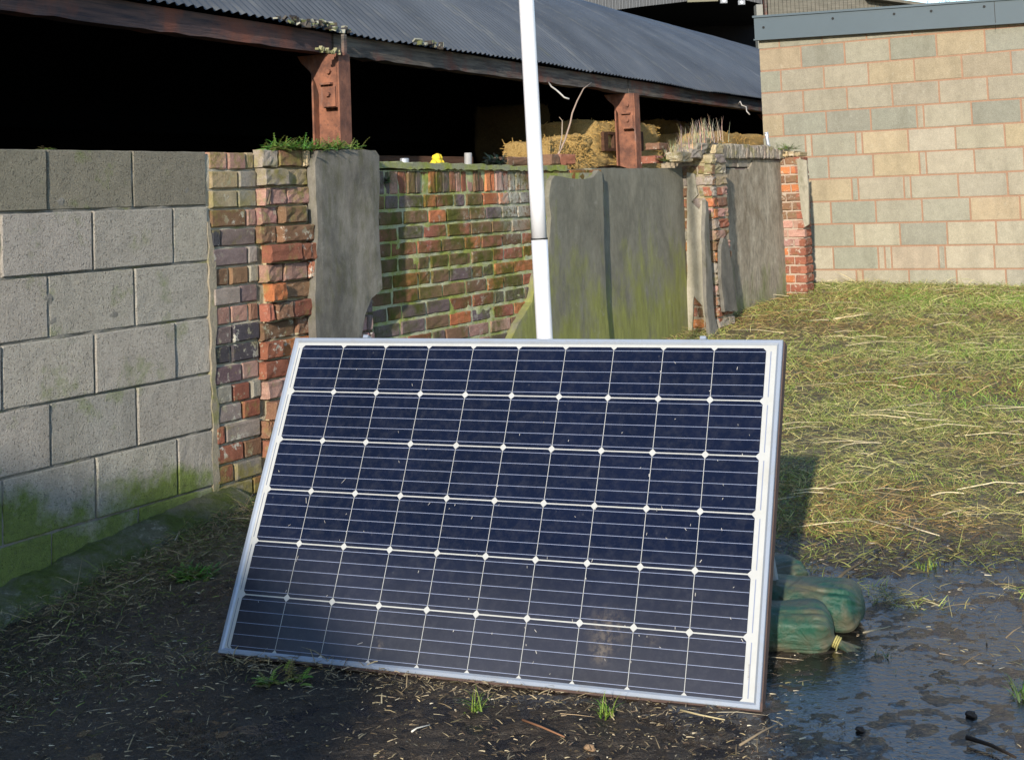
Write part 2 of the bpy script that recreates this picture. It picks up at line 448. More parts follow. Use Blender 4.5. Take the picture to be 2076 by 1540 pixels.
def jit(c, rnd, k=.15, h=.05):
    f = 1 + rnd.uniform(-k, k)
    return tuple(max(0, x * f * (1 + rnd.uniform(-h, h))) for x in c)
PAL = dict(
    red=(.24, .095, .06), orange=(.40, .15, .065), purple=(.15, .11, .105), buff=(.36, .29, .18), dark=(.06, .055, .06), brown=(.18, .105, .065), pink=(.34, .20, .16), grey=(.24, .21, .175))

def bricks(mb, s0, s1, z0, z1, off, rnd, pal, jd=.004, amp=.006, ch=.082, jt=.011, inside=None, zf=None, jagged=0):
    """courses of whole and half bricks from z1 down to z0 on the wall plane"""
    k = 0; z = z1
    while z - ch > z0 - ch * .6:
        zb = z - ch + jt
        s = s0 + (0 if k % 2 else rnd.choice((-.12, -.06)))
        while s < s1:
            L = rnd.choice((.225, .225, .225, .11, .11, .17))
            a, b = max(s, s0), min(s + L, s1)
            if b - a > .03:
                mid = ((a + b) / 2, (zb + z) / 2)
                if inside is None or inside(*mid):
                    names = pal(mid[0], mid[1])
                    c = jit(PAL[rnd.choice(names)], rnd, .22)
                    dd = rnd.uniform(-jd, jd) + (rnd.uniform(-jagged, jagged * .3) if jagged else 0)
                    sl = zf(mid[0]) if zf else 0
                    O = wp(a, zb + sl + rnd.uniform(-.002, .002), off)
                    face_block(mb, O, WD, np.array([0, 0, 1.]), WN, b - a, ch - jt, dd, c, rnd, amp, r=.0055)
            s += L + jt
        z -= ch; k += 1

def slab_sheet(mb, s0, s1, z0, z1, off, rnd, col, step=.03, amp=.006, thick=.2, topfn=None):
    """uneven mortar body of a length of wall: front sheet, top and ends"""
    ns = max(2, int((s1 - s0) / step)); nz = max(2, int((z1 - z0) / step))
    vs = []; fs = []
    for j in range(nz + 1):
        for i in range(ns + 1):
            s = s0 + (s1 - s0) * i / ns; zt = topfn(s) if topfn else z1
            z = z0 + (zt - z0) * j / nz
            d = amp * noise.noise(Vector((s * 14, z * 14, off * 50))) * 1.4
            vs.append(wp(s, z, off + d))
    W = ns + 1
    for j in range(nz):
        for i in range(ns): fs.append((j * W + i, j * W + i + 1, (j + 1) * W + i + 1, (j + 1) * W + i))
    n = len(vs)
    for i in range(ns + 1): vs.append(vs[nz * W + i] - WN * thick)
    for i in range(ns): fs.append((nz * W + i, nz * W + i + 1, n + i + 1, n + i))
    # ends and back
    n2 = len(vs)
    for (s) in (s0, s1):
        for z in (z0, topfn(s) if topfn else z1): vs.append(wp(s, z, off - thick))
    fs.append((n2, n2 + 1, n2 + 3, n2 + 2))
    fs.append(tuple([j * W for j in range(nz + 1)] + [n2 + 1, n2]))
    fs.append(tuple([j * W + ns for j in range(nz, -1, -1)] + [n2 + 2, n2 + 3]))
    mb.add(vs, fs, col)

def outline_slab(mb, pts, off, thick, rnd, jag=.012, col=(1, 1, 1), fine=.05, amp=.003, plane=None):
    """a sheet of render or stone cut to an irregular outline, real thickness, broken arrises"""
    P = []
    for i in range(len(pts)):
        a = np.array(pts[i], float); b = np.array(pts[(i + 1) % len(pts)], float)
        n = max(1, int(np.linalg.norm(b - a) / fine))
        for k in range(n):
            q = a + (b - a) * k / n
            if k: q = q + np.array([rnd.uniform(-jag, jag), rnd.uniform(-jag, jag)])
            P.append(q)
    bm = bmesh.new()
    vv = [bm.verts.new((p[0], p[1], 0)) for p in P]
    f = bm.faces.new(vv)
    # cut into a grid so that the face can undulate
    lo = np.min(P, 0); hi = np.max(P, 0)
    for ax in (0, 1):
        x = lo[ax] + .06
        while x < hi[ax] - .02:
            nrm = Vector((1, 0, 0)) if ax == 0 else Vector((0, 1, 0))
            bmesh.ops.bisect_plane(bm, geom=bm.verts[:] + bm.edges[:] + bm.faces[:], plane_co=nrm * x, plane_no=nrm, dist=1e-5)
            x += .07
    bm.verts.index_update()
    pl = plane or (lambda s, z, d: wp(s, z, d))
    front = []
    bound = set(v.index for e in bm.edges if len(e.link_faces) == 1 for v in e.verts)
    for v in bm.verts:
        d = off + amp * 2 * noise.noise(Vector((v.co.x * 4, v.co.y * 3, off * 30)))
        if v.index in bound: d -= .0025
        front.append(pl(v.co.x, v.co.y, d))
    n = len(front); vs = front + [pl(v.co.x, v.co.y, off - thick) for v in bm.verts]
    fs = [tuple(v.index for v in f.verts) for f in bm.faces]
    fs += [tuple(n + v.index for v in reversed(f.verts)) for f in bm.faces]
    for e in bm.edges:
        if len(e.link_faces) == 1:
            a, b = e.verts[0].index, e.verts[1].index
            l = [x for x in e.link_loops][0]
            a, b = l.vert.index, l.link_loop_next.vert.index
            fs.append((b, a, n + a, n + b))
    bm.free()
    mb.add(vs, fs, col)

Z = np.array([0, 0, 1.])
# ------------------------------------------------------------------ grey block wall on the left
rnd = random.Random(11)
zt = wsz(200, 305)[1]
sj = [wsz(98, 360)[0], wsz(272, 360)[0]]
BL = sj[1] - sj[0]; s_end = wsz(421, 400)[0]
CH = (wsz(0, 302)[1] - wsz(0, 1112)[1]) / 6
bw = thing('block_wall', wp(.4, 0.0, 0), 'low grey wall of large pitted concrete blocks with a green mossy foot', 'wall')
mb = MB(); mo = MB()
for k in range(8):
    z1 = zt - k * CH; z0 = z1 - CH + .009
    off0 = sj[0] + (BL / 2 if k % 2 else 0) - 9 * BL
    n = 0
    while off0 < s_end:
        a, b = off0, min(off0 + BL - .009, s_end - .004)
        if b > -2.6 and b - a > .04:
            base = rnd.choice(((.37, .342, .29), (.35, .322, .27), (.385, .357, .303), (.36, .333, .285), (.31, .293, .255)))
            if k == 0: base = rnd.choice(((.25, .225, .17), (.215, .195, .15), (.27, .24, .185)))
            face_block(mb, wp(a, z0, 0), WD, Z, WN, b - a, z1 - z0, rnd.uniform(-.005, .004), jit(base, rnd, .07, .012), rnd, .0022, r=.0045, na=8, nb=6, back=.1)
        off0 += BL
slab_sheet(mo, -2.6, s_end, -.3, zt - .012, -.010, rnd, (.19, .18, .155), .03, .008, .2)  # mortar coloured darker so the joints read as shadow lines
mb.build('block_face', M_BLOCK, bw); mo.build('mortar', M_MORTAR, bw)
# concrete footing along the base
ft = MB()
n = 220
prof = [(.0, .10), (.03, .095), (.10, .07), (.145, .05), (.165, -.03), (.17, -.2)]
vs = []; fs = []
for i in range(n + 1):
    s = -2.6 + (s_end + 2.7) * i / n
    gz = g(*wp(s, 0, .1)[:2])
    for j, (o_, h_) in enumerate(prof):
        vs.append(wp(s, gz + h_ - .02 + .014 * noise.noise(Vector((s * 9, j, 0))) + .008 * noise.noise(Vector((s * 30, j * 2, 0))), o_ + .016 * noise.noise(Vector((s * 8, j * 3, 4))) + .008 * noise.noise(Vector((s * 33, j * 3, 4)))))
L = len(prof)
for i in range(n):
    for j in range(L - 1): fs.append((i * L + j, i * L + j + 1, (i + 1) * L + j + 1, (i + 1) * L + j))
ft.add(vs, fs, (.13, .13, .085))
ft.build('footing', M_FOOT, bw, smooth=True)

# ------------------------------------------------------------------ old brick and render wall
ow = thing('brick_wall', wp(4.5, g(*wp(4.5, 0)[:2]), 0), 'old broken brick wall patched with grey and mossy cement render', 'wall')
rnd = random.Random(5)
sA0 = s_end; sA1 = wsz(530, 500, .03)[0]; sA2 = wsz(640, 500, .07)[0]; sA3 = wsz(770, 500, .10)[0]
zA = wsz(480, 309)[1]; zA2 = wsz(600, 304, .07)[1]
b1 = MB(); b2 = MB(); mo = MB()
def palA(s, z):
    if z > zA - .28: return ('buff', 'grey', 'pink', 'brown', 'grey')
    if z < .55: return ('brown', 'red', 'grey', 'brown')
    return ('purple', 'purple', 'dark', 'grey', 'brown', 'pink')
def palB(s, z):
    if z > zA - .16: return ('buff', 'grey', 'brown')
    if z > zA - .40: return ('buff', 'pink', 'brown', 'pink')
    return ('pink', 'orange', 'red', 'red', 'pink', 'brown')
moA = MB()
slab_sheet(moA, sA0, sA1 + .05, -.3, zA - .01, -.01, rnd, (.40, .36, .28), .02, .007, .24)
slab_sheet(moA, sA1 + .05, sA3 - .01, -.3, zA2 - .012, .012, rnd, (.38, .32, .21), .02, .012, .28)
bricks(b1, sA0 + .02, sA1, -.05, zA, .005, rnd, palA, .007, .0022, ch=.084, zf=lambda s: .0)
bricks(b2, sA1 + .005, wsz(645, 500, .082)[0] - .002, -.05, zA2, .066, rnd, palB, .012, .007, ch=.086, jagged=.045)
moA.build('mortar', M_MORTAR, ow)
b1.build('brick_face', M_BRICK1, ow); b2.build('broken_brick_end', M_BRICK1, ow)
# mortar smear against the grey block wall
sm = MB()
outline_slab(sm, [(sA0 - .006, .0), (sA0 + .022, .0), (sA0 + .040, .5), (sA0 + .014, .62), (sA0 + .034, .9), (sA0 + .04, zA - .45), (sA0 + .012, zA - .33), (sA0 + .004, zA - .30), (sA0 - .006, zA - .30)], .008, .03, rnd, .007, (.27, .235, .175), .05)
sm.build('mortar_smear', M_MORTAR, ow)
# render slab A
def wpoly(uv, off): return [wsz(u, v, off) for u, v in uv]
sl = MB()
outline_slab(sl, wpoly([(646, 760), (641, 600), (645, 470), (641, 400), (640, 330), (646, 305), (700, 303), (762, 305), (770, 316), (771, 380), (768, 440), (772, 520), (776, 585), (755, 605), (742, 640), (733, 690), (722, 760)], .082), .082, .05, rnd, .003)
sl.build('render_slab', M_REND_A, ow)
ex = MB()
bricks(ex, sA2 + .02, sA3 + .0, -.1, zA2 - .05, .050, rnd, lambda s, z: ('pink', 'grey', 'purple', 'pink'), .004, .006, ch=.084, inside=lambda s, z: z < 1.2)
ex.build('brick_face', M_BRICK1, ow)

# recessed brick panel with brick-on-edge top
OFR = -.03
sR0 = sA3 - .06; sR1 = wsz(1225, 500, OFR)[0]
zR = wsz(775, 338, OFR)[1]
rb = MB()
zs = zR - .018
k = sR0
while k < wsz(1085, 400, OFR)[0]:
    w = rnd.uniform(.055, .085)
    c = jit(PAL[rnd.choice(('red', 'red', 'brown', 'pink', 'purple', 'orange', 'red'))], rnd, .2)
    face_block(rb, wp(k, zs - .125, OFR), WD, Z, WN, w - .006, .12, rnd.uniform(-.006, .004), c, rnd, .003, r=.006)
    k += w
bricks(rb, k, sR1, zs - .3, zs, OFR + .01, rnd, lambda s, z: ('red', 'brown', 'orange', 'brown'), .004, .006)
bricks(rb, sR0, sR1, -.1, zs - .135, OFR, rnd, lambda s, z: ('red', 'brown', 'brown', 'brown', 'red', 'orange', 'purple', 'brown') if z > .62 else ('pink', 'pink', 'red', 'purple', 'brown'), .004, .0035, ch=.0815, jt=.015)
rb.build('brick_face', M_BRICK2, ow)
slab_sheet(mo, sR0, sR1, -.3, zs, OFR - .0065, rnd, (.42, .42, .28), .02, .005, .22)
cp = MB()
outline_slab(cp, wpoly([(768, 341), (860, 343), (980, 344), (1078, 346), (1150, 346), (1150, 336), (1078, 337), (960, 333), (860, 330), (768, 328)], OFR + .02), OFR + .022, .24, rnd, .006, (.25, .25, .17), .03)
cp.build('mortar_coping', M_MORTAR2, ow)

# rendered stretch B, stepping back to C
OB = .018; OC = -.045
sl = MB()
outline_slab(sl, wpoly([(1000, 760), (1036, 690), (1052, 655), (1080, 612), (1090, 560), (1112, 510), (1118, 440), (1112, 400), (1118, 366), (1125, 356), (1160, 362), (1185, 364), (1203, 360), (1215, 345), (1222, 350), (1225, 480), (1230, 600), (1236, 690), (1240, 760)], OB), OB, .07, rnd, .003)
sl.build('render_slab', M_REND_B, ow)
sl = MB()
sC0 = wsz(1200, 500, OC)[0]; sC1 = wsz(1406, 500, OC)[0]; zC = wsz(1300, 341, OC)[1]
outline_slab(sl, [(sC0, -.2), (sC1, -.2), (sC1, zC), (sC0 + .05, zC)], OC, .24, rnd, .003)
sl.build('render_slab', M_REND_B, ow)
slab_sheet(mo, wsz(1100, 400, 0)[0], sC0 + .1, -.3, wsz(1215, 350, 0)[1], -.015, rnd, (.3, .28, .2), .05, .004, .2)

# pier D: near side rendered pale, front broken brick with leaning slabs
OD = .20
def pierside(s):     # plane across the wall at station s, facing the camera side
    return lambda a, z, d: W0 + WD * (s - d) + WN * a + Z * z
sD = wsz(1398, 500, -.01)[0]
sD1 = wsz(1484, 480, OD)[0]
zD = wsz(1430, 312, .1)[1]
pd_ = MB()
core = MB()
core.box(wp(sD + .02, -.3, -.22), WD * (sD1 - sD - .03), WN * (OD + .22 - .02), Z * (zD + .3 - .02), (.3, .25, .18))
def side_uv(u, v, s):
    d = ray(u, v); P0 = W0 + WD * s
    t = (P0 @ WD) / (d @ WD); q = d * t
    return (q - P0) @ WN, EYE + q[2]
outline_slab(pd_, [side_uv(u, v, sD) for u, v in [(1392, 760), (1394, 500), (1393, 350), (1408, 352), (1415, 395), (1402, 410), (1418, 425), (1424, 410), (1434, 420), (1440, 500), (1445, 600), (1452, 700), (1430, 650), (1425, 620), (1408, 600), (1403, 680), (1404, 760)]], .012, .03, rnd, .004, plane=pierside(sD))
pd_.build('render_slab', M_REND_D, ow)
# brick courses on the near side and front of the pier
pb = MB()
z = zD; k = 0
while z > .0:
    for (a0, a1) in (((-.05, .07), (.08, .20)) if k % 2 else ((-.05, .02), (.03, .14), (.15, .20))):
        c = jit(PAL[rnd.choice(('buff', 'grey', 'brown') if z > zD - .25 else ('brown', 'red', 'grey', 'orange'))], rnd, .2)
        face_block(pb, W0 + WD * sD + WN * a0 + Z * (z - .074), WN, Z, -WD, a1 - a0, .066, rnd.uniform(-.014, -.002), c, rnd, .010, r=.008)
    s = sD
    for L in ((.225, .3) if k % 2 else (.11, .225, .2)):
        e = min(s + L, sD1)
        if e - s > .04:
            c = jit(PAL[rnd.choice(('buff', 'grey') if z > zD - .2 else ('red', 'orange', 'brown', 'grey', 'pink'))], rnd, .2)
            face_block(pb, wp(s, z - .074, OD), WD, Z, WN, e - s - .01, .066, rnd.uniform(-.018, .004), c, rnd, .012, r=.008)
        s = e
    z -= .082; k += 1
# raised broken top of the pier
for (u, v, w) in ((1420, 300, .2), (1440, 290, .16), (1412, 312, .22), (1456, 303, .18), (1395, 318, .2)):
    s, zz = wsz(u, v, .12)
    face_block(pb, wp(s - w / 2, zz - .035, .12), WD, Z, WN, w, .07, rnd.uniform(-.01, .02), jit(PAL[rnd.choice(('buff', 'grey'))], rnd), rnd, .012, back=.12)
    face_block(pb, W0 + WD * (s - w / 2) + WN * 0 + Z * (zz - .035), WN, Z, -WD, .11, .07, 0, jit(PAL['buff'], rnd), rnd, .01, back=.1)
pb.build('broken_brick_pier', M_BRICK4, ow)
core.build('mortar', M_MORTAR, ow)
# two stone slabs leaning on the pier
for (poly, o_) in (([(1442, 690), (1433, 600), (1429, 470), (1431, 405), (1436, 410), (1441, 520), (1450, 640), (1460, 690)], OD + .035),
                   ([(1470, 632), (1463, 560), (1463, 500), (1468, 482), (1476, 486), (1484, 530), (1497, 630)], OD + .04)):
    sl = MB()
    outline_slab(sl, [wsz(u, v, o_) for u, v in poly], o_, .03, rnd, .004, fine=.04)
    sl.build('render_slab', M_REND_A, ow)

# stretch E with brick on edge coping
OE = -.01
sE1 = wsz(1592, 450, OE)[0]; zE = wsz(1540, 322, OE)[1]
sl = MB()
outline_slab(sl, [(sD1 - .1, -.2), (sE1 + .1, -.2), (sE1 + .1, zE - .03), (sE1 - .3, zE - .01), (wsz(1527, 328, OE)[0], zE - .01), (wsz(1518, 342, OE)[0], zE - .09), (wsz(1475, 342, OE)[0], zE - .09)], OE, .22, rnd, .004)
sl.build('render_slab', M_REND_E, ow)
eb = MB()
bricks(eb, sD1 - .1, sE1 + .05, zE - .14, zE - .0, OE - .01, rnd, lambda s, z: ('purple', 'grey'), .004, .005)
k = sD1 - .12
while k < sE1 + .1:
    w = rnd.uniform(.07, .1); c = jit(PAL['grey'], rnd, .2)
    h = .10 + rnd.uniform(0, .02) - (.03 if k > sE1 - .3 else 0)
    face_block(eb, wp(k, zE, OE + .03), WD, Z, WN, w - .006, h, rnd.uniform(-.006, .004), c, rnd, .008, r=.01, back=.22)
    face_block(eb, W0 + WD * k + WN * (OE - .19) + Z * zE, WN, Z, -WD, .215, h, -.002, c, rnd, .006, back=.05)
    k += w
eb.build('brick_coping', M_BRICK4, ow)
# end pier F
OF = .17
sF = wsz(1590, 450, 0)[0]
sF1 = sF + .33; zF = wsz(1600, 318, .05)[1]
fb_ = MB(); z = zF; k = 0
while z > .15:
    for (a0, a1) in (((-.05, .07), (.08, .18)) if k % 2 else ((-.05, .02), (.03, .18))):
        zz = z
        nm = ('orange', 'brown') if z > zF - .5 else (('pink', 'pink', 'red') if z > zF - .75 else ('red', 'orange', 'red'))
        face_block(fb_, W0 + WD * sF + WN * a0 + Z * (z - .072), WN, Z, -WD, a1 - a0, .064, rnd.uniform(-.006, .002), jit(PAL[rnd.choice(nm)], rnd, .15), rnd, .006, r=.006)
    face_block(fb_, wp(sF, z - .072, .18), WD, Z, WN, .21, .064, rnd.uniform(-.006, .002), jit(PAL['red'], rnd, .15), rnd, .006, r=.006)
    z -= .080; k += 1
for i in range(4):
    face_block(fb_, W0 + WD * sF + WN * (-.05 + i * .058) + Z * (zF), WN, Z, -WD, .053, .06 - i * .008, .01, jit(PAL['buff'], rnd, .2), rnd, .01, back=.2)
fb_.build('brick_pier', M_BRICK3, ow)
fc = MB(); fc.box(wp(sF + .012, -.2, -.2), WD * .19, WN * (.2 + .165), Z * (zF + .18), (.34, .27, .21)); fc.build('mortar', M_OMORT, ow)
sl = MB()
sFs = sF - .012
outline_slab(sl, [side_uv(u, v, sFs) for u, v in [(1617, 322), (1636, 325), (1640, 380), (1641, 455), (1633, 460), (1626, 430), (1619, 370)]], .02, .03, rnd, .002, plane=pierside(sFs), fine=.1)
sl.build('render_slab', M_REND_D, ow)
mo.build('mortar', M_MORTAR2, ow)

# ------------------------------------------------------------------ buff block building on the right
rnd = random.Random(21)
BD = np.array([0.8459, -0.5333, 0]); BN = np.array([-0.5333, -0.8459, 0])
c0 = at(1550, 330, 13.9); B0 = np.array([c0[0], c0[1], 0])
def bpt(t, z, off=0.0): return B0 + BD * t + BN * off + Z * z
def btz(u, v):
    d = ray(u, v); t = (B0 @ BN) / (d @ BN); q = d * t
    return (q - B0) @ BD, EYE + q[2]
zb0 = btz(2040, 572)[1]; ztop = btz(1560, 88)[1]
bld = thing('block_building', bpt(2, g(*bpt(2, 0)[:2])), 'low building of buff concrete blocks with orange mortar and a slate grey metal trim', 'building')
(ta, za), (tb, zb_) = btz(1545, 80), btz(2076, 45)
(tc, zc_), (td, zd_) = btz(1533, 38), btz(2076, 0)
sl1 = (zb_ - za) / (tb - ta); sl2 = (zd_ - zc_) / (td - tc)
# measured course lines at the corner
cs = [btz(1800, v)[1] for v in (570, )]
CHB = .2135
wallb = MB(); zc = zb0 - .09; k = 0
starts = [.18, .0, .33, .13, .3, .03, .27, .1, .25, .04, .22, .1, .3]
pals = [(.30, .26, .19), (.265, .25, .195), (.295, .27, .205), (.32, .265, .175), (.245, .24, .19), (.315, .285, .215)]
while zc < ztop + .6:
    t = -0.002; first = True
    seq = starts[k % len(starts)]
    ends = []
    x = .0
    L = .215 if k % 2 else .43
    while x < 5.2:
        e = x + L - .012
        a, b = x, e
        if b > a + .02:
            c = jit(rnd.choice(pals), rnd, .06, .015)
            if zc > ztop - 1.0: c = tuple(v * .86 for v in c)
            lim = za + sl1 * (a - ta) + .05
            if zc > lim - .02: x = e + .014; L = .43; continue
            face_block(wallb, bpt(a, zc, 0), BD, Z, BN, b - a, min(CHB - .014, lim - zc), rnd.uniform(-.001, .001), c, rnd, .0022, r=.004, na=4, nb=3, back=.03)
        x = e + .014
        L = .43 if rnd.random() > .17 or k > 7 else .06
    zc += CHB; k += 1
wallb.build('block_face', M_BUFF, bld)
ob = MB()
def sprism(mbx, t0_, t1_, o0, o1, col):
    vs = []
    for o_ in (o0, o1):
        for t_, z_ in ((t0_, -.3), (t1_, -.3), (t1_, za + sl1 * (t1_ - ta) + .04), (t0_, za + sl1 * (t0_ - ta) + .04)): vs.append(bpt(t_, z_, o_))
    mbx.add(vs, [(0, 1, 2, 3), (4, 7, 6, 5), (0, 4, 5, 1), (3, 2, 6, 7), (0, 3, 7, 4), (1, 5, 6, 2)], col)
sprism(ob, .004, 5.2, -.0035, -.3, (.275, .17, .112))
# left return wall running back
sprism(ob, .006, .2, -.31, -6.3, (.26, .24, .19))
sprism(ob, 5.0, 5.19, -.31, -6.3, (.26, .24, .19))
ob.build('mortar', M_OMORT, bld)
# metal trim following the roof slope
(ta, za), (tb, zb_) = btz(1545, 80), btz(2076, 45)
(tc, zc_), (td, zd_) = btz(1533, 38), btz(2076, 0)
fa = MB()
sl1 = (zb_ - za) / (tb - ta); sl2 = (zd_ - zc_) / (td - tc)
t0, t1 = ta - .05, 5.5
vs = []
for (o_) in (.06, .0):
    for (t, z) in ((t0, za + sl1 * (t0 - ta)), (t1, za + sl1 * (t1 - ta)), (t1, zc_ + sl2 * (t1 - tc)), (t0, zc_ + sl2 * (t0 - tc))):
        vs.append(bpt(t, z, o_))
fa.add(vs, [(0, 1, 2, 3), (4, 7, 6, 5), (0, 4, 5, 1), (3, 2, 6, 7), (0, 3, 7, 4), (1, 5, 6, 2)])
# folded lip on top and drip at the foot
for (zo, h_, p_) in ((0.0, .02, .075), (None, .014, .07)):
    for t_a, t_b in ((t0 - .01, t1),):
        f0 = (lambda t: zc_ + sl2 * (t - tc)) if zo is not None else (lambda t: za + sl1 * (t - ta) - h_)
        A_ = bpt(t_a, f0(t_a), -.01); B_ = bpt(t_b, f0(t_b), -.01)
        fa.box(A_, B_ - A_, BN * (p_ + .01), Z * h_)
fa.build('metal_trim', M_FASC, bld)
for u, v in ((1553, 57), (1693, 39), (1817, 30), (1892, 24), (1999, 15)):
    t_, z_ = btz(u, v); sb = MB(); cpt = bpt(t_, z_, .06)
    sb.tube([cpt, cpt + BN * .008], .012, 8); sb.build('screw', M_BLACK, bld)
jo = MB(); t_, z_ = btz(2020, 30); jo.box(bpt(t_, z_ - .14, .0602), BD * .004, BN * .002, Z * .3, (1, 1, 1)); jo.build('trim_joint', M_DARK, bld)
rf = MB()
A_ = bpt(t0, zc_ + sl2 * (t0 - tc) - .02, -.0); B_ = bpt(t1, zc_ + sl2 * (t1 - tc) - .02, 0)
rf.box(A_, B_ - A_, -BN * 6.3, Z * .03); rf.build('roof', M_FASC, bld)
# ------------------------------------------------------------------ open barn
rnd = random.Random(31)
az = math.atan2(ray(2460, 347)[0], 1.0)
ND = np.array([math.sin(az), math.cos(az), 0]); NI = np.array([-math.cos(az), math.sin(az), 0])  # along, inward
P1 = at(672, 200, 8.78); P1[2] = 0
def npt(a, i, z): return P1 + ND * a + NI * i + Z * z
def naz(u, v, i=0.0):
    d = ray(u, v); C0 = P1 + NI * i; t = (C0 @ NI) / (d @ NI); q = d * t
    return (q - C0) @ ND, EYE + q[2]
zeave = naz(1000, 112, -.12)[1]
GB = .1
barn = thing('open_barn', npt(5, 0, .2), 'open fronted barn with curved corrugated roof and rusty steel posts', 'barn')
a_start = -9.0; a_end = naz(1700, 230)[0] ; a_end = 16.2
SP = 8.0; EA = R(46); RR = SP / 2 / math.sin(EA)
def arc(f):       # f 0..1 from near eave to far eave
    th = -EA + 2 * EA * f
    return .02 + (SP + .24) * .5 + (RR + .3) * math.sin(th), zeave + RR * (math.cos(th) - math.cos(EA))
rm = MB(); vs = []; fs = []
pitch = .076; NA = int((a_end - a_start) / pitch * 6); NFv = 26
for i in range(NA + 1):
    a = a_start + (a_end - a_start) * i / NA
    h = .011 * math.sin(2 * math.pi * a / pitch)
    sheet = int(a / .66); dz = (sheet * 7919 % 5) * .0022
    for j in range(NFv + 1):
        ii, zz = arc(j / NFv)
        th = -EA + 2 * EA * j / NFv
        dd = h + dz
        if j == 0: ii += -.015 * ((sheet * 31 % 7) / 7) + (.0)
        vs.append(npt(a, ii + math.sin(th) * dd, zz + math.cos(th) * dd - (.02 * noise.noise(Vector((a * .5, 0, 0))) if True else 0)))
W = NFv + 1
for i in range(NA):
    for j in range(NFv): fs.append((i * W + j, i * W + j + 1, (i + 1) * W + j + 1, (i + 1) * W + j))
rm.add(vs, fs); rm.build('corrugated_roof', M_ROOF, barn, smooth=True)
# posts every bay, beams between them
bay = naz(1273, 260)[0]
def ipost(a, name='post'):
    p = MB(); gz = GB
    zt_ = naz(672, 112)[1]
    W_, D_, tf = .20, .20, .014
    # web parallel to the barn, flanges front and back as seen obliquely
    lx = ND
    p.box(npt(a - .064, -.10, gz), ND * .128, NI * .013, Z * (zt_ - gz))
    p.box(npt(a - .064, .088, gz), ND * .128, NI * .013, Z * (zt_ - gz))
    p.box(npt(a - .006, -.087, gz), ND * .012, NI * .175, Z * (zt_ - gz))
    o = p.build(name, M_RUST, barn)
    # gusset bracket under the beam, with plate and bolts
    q = MB(); zz = zt_ + .0
    prof = [(-.085, 0), (.20, 0), (.17, -.045), (.11, -.10), (.07, -.17), (.045, -.25), (.02, -.33), (-.085, -.33)]
    n = len(prof); v2 = []
    for d_ in (-.066, -.052):
        for (x, y) in prof: v2.append(npt(a + d_, x, zz + y))
    q.add(v2, [tuple(range(n)), tuple(range(2 * n - 1, n - 1, -1))] + [(i, i + n, (i + 1) % n + n, (i + 1) % n) for i in range(n)])
    q.box(npt(a - .10, -.06, zz - .19), ND * .035, NI * .085, Z * .012)
    bk = q.build('bracket', M_RUST, barn, fixn=True)
    r = MB(); r.box(npt(a - .080, -.08, zz - .325), ND * .013, NI * .09, Z * .12); r.build('plate', M_RUST, bk)
    for zz2 in (zz - .11, zz - .25):
        bo = MB(); c = npt(a - (.081 if zz2 < zz - .2 else .067), -.035, zz2); bo.tube([c, c - ND * .022], .015, 6); bo.build('bolt', M_RUST, bk)
for a in (-bay, 0, bay, 2 * bay, 3 * bay):
    if a < a_end: ipost(a)
for k, a in enumerate((-2 * bay, -bay, 0, bay, 2 * bay)):
    if a > a_end: continue
    b = MB(); e = min(bay, a_end - a)
    z0 = naz(672, 112)[1] + .004
    n = 40; vs = []; fs = []
    H_ = zeave - .005 - z0
    for i in range(n + 1):
        x = a + .012 + (e - .024) * i / n + (0 if k > 2 else .0)
        for (o_, z_) in ((-.02, 0), (-.02, .5), (-.02, 1), (.08, 1), (.08, 0)):
            wob = .012 * noise.noise(Vector((x * 3, z_ * 2, k)))
            low = .010 * noise.noise(Vector((x * 7, k, 5))) + (.05 * max(0, noise.noise(Vector((x * 1.3, 9, 5)))) if k % 2 == 0 else 0)
            vs.append(npt(x, o_ + wob * .3, z0 + H_ * z_ + (low if z_ == 0 else wob * .2)))
    for i in range(n):
        for j in range(5): fs.append((i * 5 + j, i * 5 + (j + 1) % 5, (i + 1) * 5 + (j + 1) % 5, (i + 1) * 5 + j))
    fs.append((0, 1, 2, 3, 4)); fs.append(tuple(n * 5 + j for j in (4, 3, 2, 1, 0)))
    b.add(vs, fs); b.build('eaves_beam', M_BEAMR if k in (1, 4) else M_BEAM, barn, fixn=True)
# back wall, ends and floor lining: the barn is closed on the other three sides
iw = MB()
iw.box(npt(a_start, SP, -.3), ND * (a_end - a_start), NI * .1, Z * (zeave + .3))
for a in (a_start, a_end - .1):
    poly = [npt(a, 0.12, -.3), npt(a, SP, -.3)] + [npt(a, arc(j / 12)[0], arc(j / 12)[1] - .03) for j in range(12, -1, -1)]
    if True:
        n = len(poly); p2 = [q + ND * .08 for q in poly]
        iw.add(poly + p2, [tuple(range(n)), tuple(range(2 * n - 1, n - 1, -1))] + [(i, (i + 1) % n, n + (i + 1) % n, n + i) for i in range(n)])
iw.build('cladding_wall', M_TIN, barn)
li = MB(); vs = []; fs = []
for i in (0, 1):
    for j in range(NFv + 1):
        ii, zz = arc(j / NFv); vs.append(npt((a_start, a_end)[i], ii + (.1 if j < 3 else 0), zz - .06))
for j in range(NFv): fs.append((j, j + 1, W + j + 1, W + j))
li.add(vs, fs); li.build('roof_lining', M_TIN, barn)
fl = MB(); fl.box(npt(a_start, .6, -.05), ND * (a_end - a_start), NI * (SP - .6), Z * .2); fl.build('barn_floor', M_TIN, barn)
